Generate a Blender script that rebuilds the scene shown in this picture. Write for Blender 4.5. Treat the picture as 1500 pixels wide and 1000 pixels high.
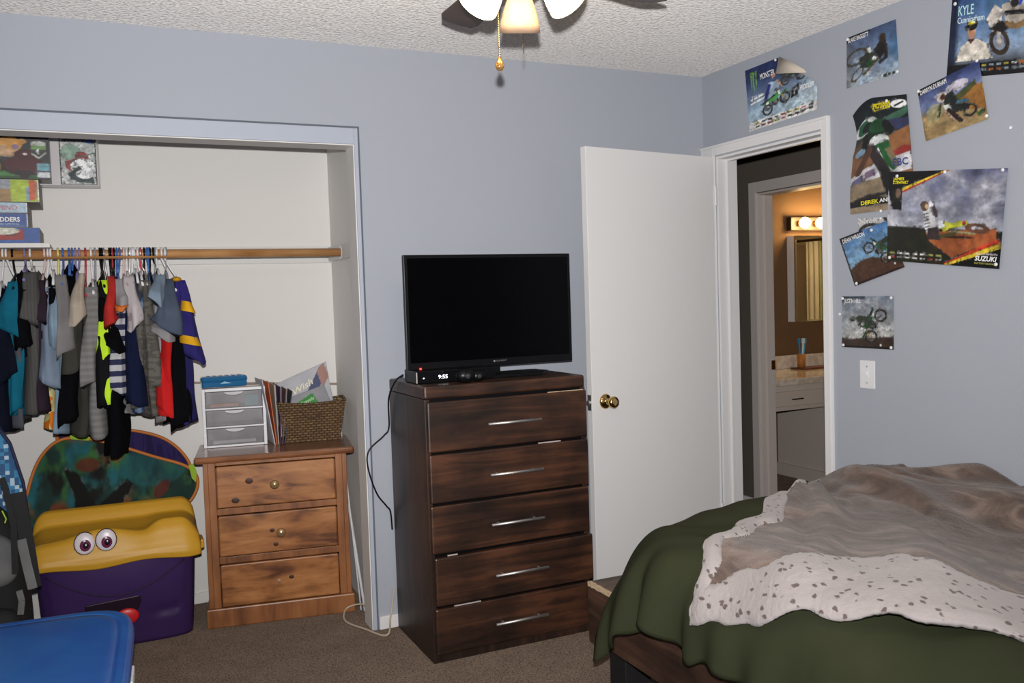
import bpy, bmesh, math, random
import numpy as np
from mathutils import Vector, Matrix
random.seed(7)
for o in list(bpy.data.objects): bpy.data.objects.remove(o)
SC=bpy.context.scene; COL=SC.collection
PI=math.pi
# ------------------------------------------------------------------ camera
FPX,YAW,PITCH,ROLL=1302.08,0.43743,-0.04987,-0.03226
CAM=Vector((-2.7676,-3.6114,1.3876))
_F=Vector((math.sin(YAW)*math.cos(PITCH),math.cos(YAW)*math.cos(PITCH),math.sin(PITCH)))
_R0=Vector((math.cos(YAW),-math.sin(YAW),0)); _U0=_R0.cross(_F)
_R=_R0*math.cos(ROLL)+_U0*math.sin(ROLL); _U=_U0*math.cos(ROLL)-_R0*math.sin(ROLL)
cd=bpy.data.cameras.new('camera'); cam=bpy.data.objects.new('camera',cd); COL.objects.link(cam)
cd.sensor_width=36; cd.sensor_fit='HORIZONTAL'; cd.lens=FPX/1500*36; cd.clip_start=.05
cam.matrix_world=Matrix(((_R.x,_U.x,-_F.x,CAM.x),(_R.y,_U.y,-_F.y,CAM.y),(_R.z,_U.z,-_F.z,CAM.z),(0,0,0,1)))
SC.camera=cam
# ------------------------------------------------------------------ light
SC.view_settings.view_transform='Standard'; SC.view_settings.look='None'
SC.view_settings.exposure=0.0; SC.view_settings.gamma=1; SC.view_settings.use_curve_mapping=False
w=bpy.data.worlds.new('world'); SC.world=w; w.use_nodes=True
w.node_tree.nodes['Background'].inputs[0].default_value=(.9,.85,.8,1)
w.node_tree.nodes['Background'].inputs[1].default_value=.15
ld=bpy.data.lights.new('camera_flash','SPOT'); ld.energy=480; ld.color=(1,.98,.97)
ld.spot_size=math.radians(118); ld.spot_blend=1.0; ld.shadow_soft_size=.018
fl=bpy.data.objects.new('camera_flash',ld); COL.objects.link(fl)
fl.matrix_world=cam.matrix_world@Matrix.Rotation(math.radians(13),4,'X'); fl.location=CAM+_U*.115-_R*.003
SHADE_ON=22.0; SHADE_OFF=.10; BULB=85.0

def hit(px,py,ax,val):
    d=_F+_R*((px-750)/FPX)+_U*((500-py)/FPX); i='xyz'.index(ax)
    return CAM+d*((val-CAM[i])/d[i])
# ------------------------------------------------------------------ helpers
class MB:
    def __init__(s,M=None): s.v=[]; s.f=[]; s.M=M or Matrix.Identity(4)
    def add(s,vs,fs):
        n=len(s.v); s.v+=[s.M@Vector(p) for p in vs]; s.f+=[tuple(i+n for i in f) for f in fs]; return s
    def box(s,x0,x1,y0,y1,z0,z1):
        return s.add([(x0,y0,z0),(x1,y0,z0),(x1,y1,z0),(x0,y1,z0),(x0,y0,z1),(x1,y0,z1),(x1,y1,z1),(x0,y1,z1)],
         [(3,2,1,0),(4,5,6,7),(0,1,5,4),(1,2,6,5),(2,3,7,6),(3,0,4,7)])
    def tube(s,pts,r,n=8,caps=True):
        pts=[Vector(p) for p in pts]; rr=r if hasattr(r,'__len__') else [r]*len(pts)
        vs=[];fs=[];prev=None
        for i,p in enumerate(pts):
            a=pts[max(i-1,0)]; b=pts[min(i+1,len(pts)-1)]; t=(b-a).normalized()
            if prev is None:
                u=t.cross(Vector((0,0,1)));
                if u.length<.05: u=t.cross(Vector((0,1,0)))
            else: u=prev-t*prev.dot(t)
            u.normalize(); prev=u; w_=t.cross(u)
            for k in range(n):
                an=2*PI*k/n; vs.append(p+(u*math.cos(an)+w_*math.sin(an))*rr[i])
        for i in range(len(pts)-1):
            for k in range(n):
                k2=(k+1)%n; fs.append((i*n+k,i*n+k2,(i+1)*n+k2,(i+1)*n+k))
        if caps: fs.append(tuple(reversed(range(n)))); fs.append(tuple(range((len(pts)-1)*n,len(pts)*n)))
        return s.add(vs,fs)
    def cyl(s,p0,p1,r0,r1=None,n=20): return s.tube([p0,p1],[r0,r0 if r1 is None else r1],n)
    def lathe(s,prof,M=None,n=24,caps=True):
        M=M or Matrix.Identity(4); vs=[];fs=[]
        for r,z in prof:
            for k in range(n):
                a=2*PI*k/n; vs.append(M@Vector((r*math.cos(a),r*math.sin(a),z)))
        m=len(prof)
        for i in range(m-1):
            for k in range(n):
                k2=(k+1)%n; fs.append((i*n+k,i*n+k2,(i+1)*n+k2,(i+1)*n+k))
        if caps: fs.append(tuple(reversed(range(n)))); fs.append(tuple(range((m-1)*n,m*n)))
        return s.add(vs,fs)
    def grid(s,fn,nu,nv,closed=False,capv=False):
        vs=[];fs=[]
        for j in range(nv+1):
            for i in range(nu if closed else nu+1): vs.append(fn(i/nu,j/nv))
        W=nu if closed else nu+1
        for j in range(nv):
            for i in range(nu):
                i2=(i+1)%W if closed else i+1
                fs.append((j*W+i,j*W+i2,(j+1)*W+i2,(j+1)*W+i))
        if capv: fs.append(tuple(reversed(range(W)))); fs.append(tuple(range(nv*W,(nv+1)*W)))
        return s.add(vs,fs)
    def prism(s,poly,fn,d0,d1):
        n=len(poly); vs=[fn(a,b,d0) for a,b in poly]+[fn(a,b,d1) for a,b in poly]
        return s.add(vs,[tuple(reversed(range(n))),tuple(range(n,2*n))]+[(i,(i+1)%n,n+(i+1)%n,n+i) for i in range(n)])
    def ball(s,c,rx,ry=None,rz=None,n=16,m=10,M=None):
        ry=rx if ry is None else ry; rz=rx if rz is None else rz; M=M or Matrix.Identity(3)
        def fn(u,v):
            t=PI*(v*.998+.001); return Vector(c)+M@Vector((rx*math.sin(t)*math.cos(2*PI*u),ry*math.sin(t)*math.sin(2*PI*u),-rz*math.cos(t)))
        return s.grid(fn,n,m,closed=True,capv=True)
    def build(s,name,mat,parent=None,smooth=False,bevel=0,solid=0,sub=0):
        me=bpy.data.meshes.new(name)
        if parent is not None: org=Vector(parent['_loc']) if '_loc' in parent else Vector(parent.location)
        else:
            xs=[p.x for p in s.v]; ys=[p.y for p in s.v]; zs=[p.z for p in s.v]
            org=Vector(((min(xs)+max(xs))/2,(min(ys)+max(ys))/2,min(zs)))
        me.from_pydata([tuple(p-org) for p in s.v],[],s.f); me.validate()
        bm=bmesh.new(); bm.from_mesh(me); bmesh.ops.recalc_face_normals(bm,faces=bm.faces); bm.to_mesh(me); bm.free()
        o=bpy.data.objects.new(name,me); COL.objects.link(o); me.materials.append(mat)
        if parent is None: o.location=org; o['_loc']=tuple(org)
        else: o.parent=parent; o['_loc']=tuple(org)
        if smooth: me.polygons.foreach_set('use_smooth',[True]*len(me.polygons))
        if bevel:
            b=o.modifiers.new('bevel','BEVEL'); b.width=bevel; b.segments=2; b.limit_method='ANGLE'; b.angle_limit=math.radians(40)
        if solid:
            b=o.modifiers.new('solid','SOLIDIFY'); b.thickness=solid; b.offset=0
        if sub:
            b=o.modifiers.new('sub','SUBSURF'); b.levels=sub; b.render_levels=sub
        return o
def tag(o,label,cat,group=None):
    o['label']=label; o['category']=cat
    if group: o['group']=group
    return o
def root(name,loc,label,cat,group=None):
    o=bpy.data.objects.new(name,None); COL.objects.link(o); o.location=loc; o['_loc']=tuple(loc); o.empty_display_size=.05
    return tag(o,label,cat,group)
def struct(name,mb,mat,parent=None,**k):
    o=mb.build(name,mat,parent,**k)
    if parent is None: o['kind']='structure'
    return o
def lin(c): return tuple((x/12.92 if x<=.04045 else ((x+.055)/1.055)**2.4) for x in c)
def S(r,g,b): return lin((r/255,g/255,b/255))
# ------------------------------------------------------------------ materials
def newmat(name):
    m=bpy.data.materials.new(name); m.use_nodes=True; return m,m.node_tree.nodes,m.node_tree.links,m.node_tree.nodes['Principled BSDF']
def mat(name,c,rough=.6,metal=0,spec=.5,emit=None,es=0,coat=0,sheen=0,trans=0,bump=None,var=None,alpha=1,ior=1.45):
    m,N,L,B=newmat(name); B.inputs['Base Color'].default_value=(*c,1); B.inputs['Roughness'].default_value=rough
    B.inputs['Metallic'].default_value=metal; B.inputs['Specular IOR Level'].default_value=spec
    if emit: B.inputs['Emission Color'].default_value=(*emit,1); B.inputs['Emission Strength'].default_value=es
    B.inputs['Coat Weight'].default_value=coat; B.inputs['Sheen Weight'].default_value=sheen
    B.inputs['Transmission Weight'].default_value=trans; B.inputs['Alpha'].default_value=alpha; B.inputs['IOR'].default_value=ior
    tc=N.new('ShaderNodeTexCoord')
    if var:      # (scale, second colour, lo, hi)
        n=N.new('ShaderNodeTexNoise'); n.inputs['Scale'].default_value=var[0]; n.inputs['Detail'].default_value=4
        L.new(tc.outputs['Object'],n.inputs['Vector'])
        r=N.new('ShaderNodeValToRGB'); r.color_ramp.elements[0].position=var[2]; r.color_ramp.elements[1].position=var[3]
        r.color_ramp.elements[0].color=(*c,1); r.color_ramp.elements[1].color=(*var[1],1)
        L.new(n.outputs['Fac'],r.inputs['Fac']); L.new(r.outputs['Color'],B.inputs['Base Color'])
    if bump:     # (scale, strength, distance)
        n=N.new('ShaderNodeTexNoise'); n.inputs['Scale'].default_value=bump[0]; n.inputs['Detail'].default_value=3
        L.new(tc.outputs['Object'],n.inputs['Vector'])
        b=N.new('ShaderNodeBump'); b.inputs['Strength'].default_value=bump[1]; b.inputs['Distance'].default_value=bump[2]
        L.new(n.outputs['Fac'],b.inputs['Height']); L.new(b.outputs['Normal'],B.inputs['Normal'])
    return m
def wood(name,c0,c1,c2,axis='x',rough=.4,scale=1.0,knots=None,coat=0):
    m,N,L,B=newmat(name); tc=N.new('ShaderNodeTexCoord'); mp=N.new('ShaderNodeMapping')
    s={'x':(1.2,14,14),'y':(14,1.2,14),'z':(14,14,1.2)}[axis]
    mp.inputs['Scale'].default_value=[q*scale for q in s]; L.new(tc.outputs['Object'],mp.inputs['Vector'])
    n=N.new('ShaderNodeTexNoise'); n.inputs['Scale'].default_value=1.6; n.inputs['Detail'].default_value=7; n.inputs['Distortion'].default_value=.9; n.inputs['Roughness'].default_value=.62
    L.new(mp.outputs[0],n.inputs['Vector'])
    n2=N.new('ShaderNodeTexNoise'); n2.inputs['Scale'].default_value=5; n2.inputs['Detail'].default_value=3; L.new(tc.outputs['Object'],n2.inputs['Vector'])
    mx=N.new('ShaderNodeMath'); mx.operation='MULTIPLY_ADD'; mx.inputs[1].default_value=.45; L.new(n2.outputs['Fac'],mx.inputs[0])
    m2=N.new('ShaderNodeMath'); m2.operation='MULTIPLY'; m2.inputs[1].default_value=.62; L.new(n.outputs['Fac'],m2.inputs[0]); L.new(m2.outputs[0],mx.inputs[2])
    r=N.new('ShaderNodeValToRGB'); e=r.color_ramp.elements; e[0].position=.4; e[0].color=(*c0,1); e[1].position=.68; e[1].color=(*c2,1)
    q=e.new(.53); q.color=(*c1,1); L.new(mx.outputs[0],r.inputs['Fac']); out=r.outputs['Color']
    if knots:
        v=N.new('ShaderNodeTexVoronoi'); v.inputs['Scale'].default_value=knots; v.inputs['Randomness'].default_value=1; L.new(tc.outputs['Object'],v.inputs['Vector'])
        k=N.new('ShaderNodeValToRGB'); k.color_ramp.elements[0].position=.03; k.color_ramp.elements[0].color=(1,1,1,1); k.color_ramp.elements[1].position=.16; k.color_ramp.elements[1].color=(0,0,0,1)
        L.new(v.outputs['Distance'],k.inputs['Fac'])
        mm=N.new('ShaderNodeMixRGB'); L.new(k.outputs['Color'],mm.inputs['Fac']); L.new(out,mm.inputs[1]); mm.inputs[2].default_value=(*[x*.5 for x in c0],1); out=mm.outputs[0]
    L.new(out,B.inputs['Base Color']); B.inputs['Roughness'].default_value=rough; B.inputs['Coat Weight'].default_value=coat; B.inputs['Coat Roughness'].default_value=.3
    b=N.new('ShaderNodeBump'); b.inputs['Strength'].default_value=.15; b.inputs['Distance'].default_value=.002; L.new(n.outputs['Fac'],b.inputs['Height']); L.new(b.outputs['Normal'],B.inputs['Normal'])
    return m
def stripe(name,c1,c2,period,duty=.5,axis=2,rough=.85,phase=0):
    m,N,L,B=newmat(name); tc=N.new('ShaderNodeTexCoord'); sp=N.new('ShaderNodeSeparateXYZ'); L.new(tc.outputs['Object'],sp.inputs[0])
    a=N.new('ShaderNodeMath'); a.operation='MULTIPLY_ADD'; a.inputs[1].default_value=1/period; a.inputs[2].default_value=phase; L.new(sp.outputs[axis],a.inputs[0])
    f=N.new('ShaderNodeMath'); f.operation='FRACT'; L.new(a.outputs[0],f.inputs[0])
    g=N.new('ShaderNodeMath'); g.operation='GREATER_THAN'; g.inputs[1].default_value=duty; L.new(f.outputs[0],g.inputs[0])
    mm=N.new('ShaderNodeMixRGB'); L.new(g.outputs[0],mm.inputs['Fac']); mm.inputs[1].default_value=(*c1,1); mm.inputs[2].default_value=(*c2,1)
    L.new(mm.outputs[0],B.inputs['Base Color']); B.inputs['Roughness'].default_value=rough; B.inputs['Specular IOR Level'].default_value=.2; return m
def patch(name,c1,c2,scale,thr,rough=.85,stretch=(1,1,1)):
    m,N,L,B=newmat(name); tc=N.new('ShaderNodeTexCoord'); mp=N.new('ShaderNodeMapping'); mp.inputs['Scale'].default_value=stretch; L.new(tc.outputs['Object'],mp.inputs['Vector'])
    n=N.new('ShaderNodeTexNoise'); n.inputs['Scale'].default_value=scale; n.inputs['Detail'].default_value=1; L.new(mp.outputs[0],n.inputs['Vector'])
    r=N.new('ShaderNodeValToRGB'); r.color_ramp.interpolation='CONSTANT'; r.color_ramp.elements[0].color=(*c1,1); r.color_ramp.elements[1].position=thr; r.color_ramp.elements[1].color=(*c2,1)
    L.new(n.outputs['Fac'],r.inputs['Fac']); L.new(r.outputs['Color'],B.inputs['Base Color']); B.inputs['Roughness'].default_value=rough; B.inputs['Specular IOR Level'].default_value=.2; return m
def printmat(name,rough=.45,coat=0):
    m,N,L,B=newmat(name); a=N.new('ShaderNodeVertexColor'); a.layer_name='print'; L.new(a.outputs['Color'],B.inputs['Base Color']); B.inputs['Roughness'].default_value=rough; B.inputs['Coat Weight'].default_value=coat; return m

WALL=mat('blue_grey_wall_paint',(.395,.42,.475),.75,bump=(140,.12,.002),spec=.3)
CEIL=mat('textured_ceiling',(.76,.735,.72),.95,bump=(75,.7,.014),spec=.1,var=(75,(.55,.54,.53),.42,.66))
CLOS=mat('closet_white',(.76,.74,.71),.7,spec=.3)
TRIMW=mat('white_trim_paint',(.78,.77,.77),.4,spec=.4)
DOORW=mat('white_door_paint',(.80,.79,.785),.42,spec=.35,bump=(60,.04,.001))
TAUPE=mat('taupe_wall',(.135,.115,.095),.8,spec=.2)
BATHW=mat('brown_bath_wall',(.16,.095,.05),.75,spec=.2)
def carpet():
    m,N,L,B=newmat('brown_carpet'); B.inputs['Diffuse Roughness'].default_value=1; tc=N.new('ShaderNodeTexCoord')
    n=N.new('ShaderNodeTexNoise'); n.inputs['Scale'].default_value=170; n.inputs['Detail'].default_value=5; n.inputs['Roughness'].default_value=.7; L.new(tc.outputs['Object'],n.inputs['Vector'])
    n2=N.new('ShaderNodeTexNoise'); n2.inputs['Scale'].default_value=9; n2.inputs['Detail'].default_value=4; L.new(tc.outputs['Object'],n2.inputs['Vector'])
    r=N.new('ShaderNodeValToRGB'); e=r.color_ramp.elements; e[0].position=.34; e[0].color=(.075,.052,.038,1); e[1].position=.68; e[1].color=(.44,.33,.255,1); L.new(n.outputs['Fac'],r.inputs['Fac'])
    mm=N.new('ShaderNodeMixRGB'); mm.blend_type='MULTIPLY'; mm.inputs['Fac'].default_value=.35; L.new(r.outputs['Color'],mm.inputs[1]); L.new(n2.outputs['Fac'],mm.inputs[2])
    L.new(mm.outputs[0],B.inputs['Base Color']); B.inputs['Roughness'].default_value=1; B.inputs['Specular IOR Level'].default_value=.05
    b=N.new('ShaderNodeBump'); b.inputs['Strength'].default_value=.9; b.inputs['Distance'].default_value=.01; L.new(n.outputs['Fac'],b.inputs['Height']); L.new(b.outputs['Normal'],B.inputs['Normal']); return m
CARPET=carpet()
BLACK=mat('black_plastic',(.004,.004,.005),.35,spec=.3)
SCREEN=mat('dark_screen',(.0015,.0015,.002),.18,spec=.12)
STEEL=mat('brushed_steel',(.66,.64,.62),.48,metal=1)
CHROME=mat('chrome',(.8,.8,.8),.12,metal=1)
BRASS=mat('polished_brass',(.72,.50,.20),.18,metal=1)
WHITEP=mat('white_plastic',(.78,.78,.80),.35)
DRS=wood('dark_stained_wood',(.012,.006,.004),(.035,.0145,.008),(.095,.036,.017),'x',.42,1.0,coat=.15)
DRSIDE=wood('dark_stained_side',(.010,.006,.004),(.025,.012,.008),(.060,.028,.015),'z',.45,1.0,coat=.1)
PINE=wood('honey_pine',(.10,.030,.010),(.33,.125,.036),(.50,.22,.075),'x',.38,.9,knots=3.1,coat=.25)
PINES=wood('honey_pine_frame',(.15,.052,.018),(.27,.10,.032),(.36,.145,.05),'z',.4,.9,coat=.2)
RODW=wood('varnished_pole',(.30,.13,.04),(.45,.22,.08),(.55,.30,.12),'x',.35,1.2)
BEDW=wood('dark_bed_wood',(.020,.010,.007),(.050,.025,.016),(.10,.050,.032),'y',.5,1.0)
LEDGEW=wood('worn_bed_ledge',(.045,.030,.02),(.10,.07,.048),(.15,.105,.075),'x',.55,1.0)
RAWW=mat('raw_split_wood',(.62,.47,.30),.8,var=(60,(.35,.22,.12),.5,.7))
# ------------------------------------------------------------------ room shell
H=2.44; XL=-3.50; YR=-4.35; CB=.755; CSX=-1.697
floor=MB().box(XL-.1,4.2,YR-.1,2.4,-.06,0); struct('floor',floor,CARPET)
ceil=MB().box(XL-.1,4.2,YR-.1,2.4,H,H+.06); struct('ceiling',ceil,CEIL)
# back wall (with the closet opening), 11.5 cm thick
ZC=2.035; XJ=-1.768
bw=MB().box(XJ,0,0,.115,0,H).box(XL,XJ,0,.115,ZC,H)
struct('wall_back',bw,WALL)
cw=MB().box(XL,CSX,CB,CB+.08,0,H).box(CSX,CSX+.08,.115,CB+.08,0,H)
struct('wall_closet',cw,CLOS)
jm=MB().box(XJ-.004,XJ,.001,.1145,0,ZC).box(XL,XJ-.004,.001,.1145,ZC-.004,ZC)
struct('trim_1',jm,CLOS)
struct('wall_left',MB().box(XL-.08,XL,YR,CB+.08,0,H),WALL)
struct('wall_rear',MB().box(XL-.08,.115,YR-.08,YR,0,H),WALL)
OY0,OY1,OZ=-.097,-.797,2.035
rw=MB().box(0,.115,OY0,.115,0,H).box(0,.115,YR,OY1,0,H).box(0,.115,OY1,OY0,OZ,H)
struct('wall_right',rw,WALL)
# closet surround strip (flat painted casing with a flat dark strip outside)
XT=-1.748; ZT=2.105
cas=MB().box(XJ,XT-.004,-.006,.0005,0,ZT-.004).box(XL+.001,XJ,-.006,.0005,ZC,ZT-.004)
struct('trim_2',cas,mat('closet_casing_paint',(.43,.47,.55),.6),bevel=.002)
CEIL.node_tree.nodes['Principled BSDF'].inputs['Diffuse Roughness'].default_value=1
DKSTRIP=mat('casing_dark_strip',(.12,.14,.17),.8)
struct('trim_3',MB().box(XT-.004,XT+.004,-.0015,.0005,0,ZT+.004).box(XL+.001,XT-.004,-.0015,.0005,ZT-.004,ZT+.004),DKSTRIP)
struct('baseboard_back',MB().box(XT+.006,-.97,-.012,0,0,.055),TRIMW,bevel=.002)
struct('baseboard_right',MB().box(-.012,0,YR,-.845,0,.055),TRIMW,bevel=.002)
struct('baseboard_closet',MB().box(XL,CSX,CB-.01,CB,0,.05),CLOS,bevel=.002)
# bedroom door casing and jamb
ZT2=2.088; YT2=-.842
dc=MB().box(-.016,0,YT2,OY1-.004,0,ZT2).box(-.016,0,OY0+.004,-.002,0,ZT2).box(-.016,0,OY1-.004,OY0+.004,OZ+.004,ZT2)
dc.box(-.022,-.016,YT2,YT2+.012,0,ZT2).box(-.022,-.016,YT2+.012,-.002,ZT2-.012,ZT2)
struct('trim_4',dc,TRIMW,bevel=.002)
jb=MB().box(0,.118,OY1-.0,OY1+.012,0,OZ).box(0,.118,OY0-.012,OY0,0,OZ).box(0,.118,OY1+.012,OY0-.012,OZ-.012,OZ)
jb.box(.05,.062,OY1+.012,OY1+.022,0,OZ).box(.05,.062,OY0-.022,OY0-.012,0,OZ).box(.05,.062,OY1+.02,OY0-.02,OZ-.022,OZ-.012)
struct('trim_5',jb,TRIMW,bevel=.0015)
# door leaf, swung open against the back wall
dh=Vector((-.018,-.100,0)); de=Vector((-.803,-.225,0)); dv=(de-dh).normalized(); dn=Vector((dv.y,-dv.x,0)) # dn towards the wall?
if dn.y<0: dn=-dn
def dpt(a,d,z): p=dh+dv*a+dn*d; return Vector((p.x,p.y,z))
DL=(de-dh).length
leaf=MB(); leaf.add([dpt(a,d,z) for z in (.012,2.033) for a,d in ((0,0),(DL,0),(DL,.035),(0,.035))],[(0,1,2,3),(7,6,5,4),(0,4,5,1),(1,5,6,2),(2,6,7,3),(3,7,4,0)])
door=leaf.build('door_1',DOORW,bevel=.002); door['kind']='structure'
def knob(mb,base,n):
    q=n.to_track_quat('Z','Y').to_matrix().to_4x4(); M=Matrix.Translation(base)@q
    mb.lathe([(.0,0),(.034,0),(.034,.004),(.029,.010),(.016,.014),(.011,.018),(.011,.034),(.018,.040),(.026,.050),(.027,.060),(.022,.068),(.012,.070),(.0,.069)],M,n=28,caps=False)
kb=MB(); knob(kb,dpt(DL-.075,0,.911),-dn); kb.build('door_knob',BRASS,door,smooth=True)
kb=MB().add([dpt(DL+.001,d,z) for z in (.875,.945) for d in (.005,.03)],[(0,1,3,2)]); kb.build('latch_plate',STEEL,door,solid=.002)
MB().cyl(dpt(DL,.018,.911),dpt(DL+.012,.018,.911),.009).build('latch_bolt',STEEL,door)
for z in (1.80,.25):
    hb=MB().cyl(dpt(-.006,-.004,z),dpt(-.006,-.004,z+.09),.006); hb.add([dpt(a,-.001,zz) for zz in (z,z+.09) for a in (0,.018)],[(0,1,3,2)])
    hb.build('hinge',DOORW,door)
# hall
HX=1.05; BY1=.84; BY0=.10; BZ=1.99
hw=MB().box(HX,HX+.115,BY1,2.3,0,H).box(HX,HX+.115,-1.7,BY0,0,H).box(HX,HX+.115,BY0,BY1,BZ,H)
struct('wall_hall_far',hw,TAUPE)
struct('wall_hall_end',MB().box(.115,HX,2.3,2.38,0,H).box(.115,HX,-1.78,-1.7,0,H),TAUPE)
struct('wall_hall_near',MB().box(.1155,.120,OY0+.05,2.3,0,H).box(.1155,.120,-1.7,OY1-.05,0,H),TAUPE)
struct('baseboard_hall',MB().box(HX-.012,HX,BY1+.06,2.3,0,.035),TRIMW,bevel=.002)
bc=MB().box(HX-.016,HX,BY1-.004,BY1+.058,0,BZ+.07).box(HX-.016,HX,BY0-.058,BY0+.004,0,BZ+.07).box(HX-.016,HX,BY0+.004,BY1-.004,BZ+.004,BZ+.07)
bc.box(HX,HX+.118,BY1-.012,BY1,0,BZ).box(HX,HX+.118,BY0,BY0+.012,0,BZ).box(HX,HX+.118,BY0+.012,BY1-.012,BZ-.012,BZ)
bc.box(HX+.045,HX+.057,BY1-.022,BY1-.012,0,BZ)
struct('trim_6',bc,mat('hall_casing_paint',(.66,.60,.57),.45),bevel=.0015)
MB().box(HX+.085,HX+.116,BY1-.015,BY1-.0115,.87,.93).build('strike_plate',BRASS,[o for o in bpy.data.objects if o.name=='trim_6'][0])
# bathroom
BYB=1.56; BXR=3.36
struct('wall_bath_back',MB().box(HX+.115,BXR,BYB,BYB+.08,0,H),BATHW)
struct('wall_bath_right',MB().box(BXR,BXR+.08,-.7,BYB+.08,0,H),mat('cream_bath_tile',(.80,.74,.64),.4))
struct('wall_bath_near',MB().box(HX+.115,BXR,-.78,-.7,0,H),BATHW)
struct('wall_bath_left',MB().box(HX+.1155,HX+.120,BY1+.02,BYB,0,H).box(HX+.1155,HX+.120,-.7,BY0-.02,0,H),BATHW)
VW=mat('cream_vanity_paint',(.62,.55,.49),.5)
MARB=mat('beige_marble',(.62,.52,.42),.15,var=(22,(.80,.72,.62),.4,.62),coat=.5)
VY=.965; VZ=.785
van=root('bathroom_vanity',(1.9,1.26,0),'cream bathroom vanity with kneehole and one drawer beyond the doorway','vanity')
MB().box(1.19,1.83,VY+.01,VY+.03,.57,VZ-.045).build('apron',VW,van,bevel=.002)
dd=MB().box(1.24,1.72,VY-.008,VY+.01,.60,.70).build('drawer',VW,van,bevel=.003)
MB().tube([(1.42,VY-.012,.646),(1.42,VY-.03,.648),(1.50,VY-.03,.648),(1.50,VY-.012,.646)],.004).build('handle',BLACK,dd)
MB().box(1.825,2.75,VY+.03,BYB-.002,.0,VZ-.045).build('cabinet',VW,van,bevel=.003)
MB().box(1.805,1.825,VY+.03,BYB-.002,.0,.09).build('side_skirting',VW,van,bevel=.003)
MB().box(1.175,2.80,VY-.015,BYB-.002,VZ-.045,VZ).box(1.175,2.8,BYB-.022,BYB-.002,VZ,VZ+.10).build('marble_top',MARB,van,bevel=.005)
bs=MB().grid(lambda u,v:Vector((2.55+.24*math.cos(2*PI*u)*(1-.5*v),1.24+.17*math.sin(2*PI*u)*(1-.5*v),VZ+.004*(1-v)-.0*v)),32,3,closed=True,capv=True)
bs.build('basin',WHITEP,van,smooth=True)
fa=root('faucet',(2.36,1.47,VZ),'chrome bathroom tap at the back of the marble counter','faucet')
MB().cyl((2.36,1.47,VZ),(2.36,1.47,VZ+.03),.025).tube([(2.36,1.47,VZ+.03),(2.36,1.46,VZ+.11),(2.37,1.42,VZ+.13),(2.38,1.36,VZ+.11)],.01).build('spout',CHROME,fa,smooth=True)
for dx in (-.08,.08): MB().lathe([(.02,0),(.012,.02),(.022,.035),(.018,.06),(.004,.065)],Matrix.Translation((2.36+dx,1.47,VZ))).build('tap_handle',CHROME,fa,smooth=True)
p=hit(1166,540,'z',VZ)
ty=root('vanity_tray',(p.x+.15,1.43,VZ),'small dark brown tray on the marble counter below the mirror','tray')
tag(MB().box(p.x-.04,p.x+.34,1.36,1.50,VZ,VZ+.012).build('vanity_tray',mat('dark_tray',(.10,.03,.02),.4),None,bevel=.003),'small dark brown tray on the marble counter below the mirror','tray'); bpy.data.objects.remove(ty)
tc_=Vector((p.x+.02,1.45,VZ+.013))
tcup=root('toothbrush_cup',tc_,'amber glass cup of blue and green toothbrushes on the counter tray','cup')
MB().lathe([(.028,0),(.032,.10),(.030,.10),(.026,.005)],Matrix.Translation(tc_)).build('cup',mat('amber_glass',(.75,.35,.10),.1,trans=.5),tcup,smooth=True)
for k,(dx,dy,c) in enumerate([(-.01,0,(.03,.25,.55)),(.012,.005,(.05,.45,.25)),(.0,-.012,(.7,.8,.85)),(.01,-.01,(.05,.35,.6))]):
    b=MB().cyl(tc_+Vector((dx*.5,dy*.5,.006)),tc_+Vector((dx*2,dy*2,.20)),.006,n=8); b.box(tc_.x+dx*2-.008,tc_.x+dx*2+.008,tc_.y+dy*2-.006,tc_.y+dy*2+.008,tc_.z+.18,tc_.z+.215)
    b.build('toothbrush',mat('brush_plastic',c,.4),tcup)
mc=root('medicine_cabinet',(2.45,1.5,1.13),'mirrored medicine cabinet on the brown bathroom wall under the bulbs','cabinet')
MB().box(1.945,2.85,BYB-.075,BYB-.002,1.135,1.775).build('cabinet_body',WHITEP,mc,bevel=.002)
MB().box(1.965,2.83,BYB-.079,BYB-.0755,1.15,1.760).build('mirror',mat('mirror_glass',(.9,.9,.9),.02,metal=1),mc)
MB().box(1.945,2.85,BYB-.082,BYB-.0755,1.135,1.15).box(1.945,2.85,BYB-.082,BYB-.0755,1.76,1.775).box(1.945,1.96,BYB-.082,BYB-.0755,1.15,1.76).build('mirror_frame',CHROME,mc)
vl=root('vanity_light',(2.4,1.52,1.83),'dark wooden bar of round glowing bulbs above the bathroom mirror','light')
MB().box(1.945,2.60,BYB-.05,BYB-.002,1.815,1.915).build('light_bar',mat('dark_bar_wood',(.03,.016,.008),.5),vl,bevel=.004)
EB=mat('lit_bulb',(1,.8,.5),.3,emit=(1,.66,.28),es=BULB)
for x in (2.02,2.18,2.34,2.50):
    so=MB().cyl((x,BYB-.05,1.866),(x,BYB-.075,1.866),.022).build('socket',mat('socket_brass',(.3,.2,.1),.4,metal=1),vl)
    MB().ball((x,BYB-.115,1.866),.040).build('bulb',EB,so,smooth=True)
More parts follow.
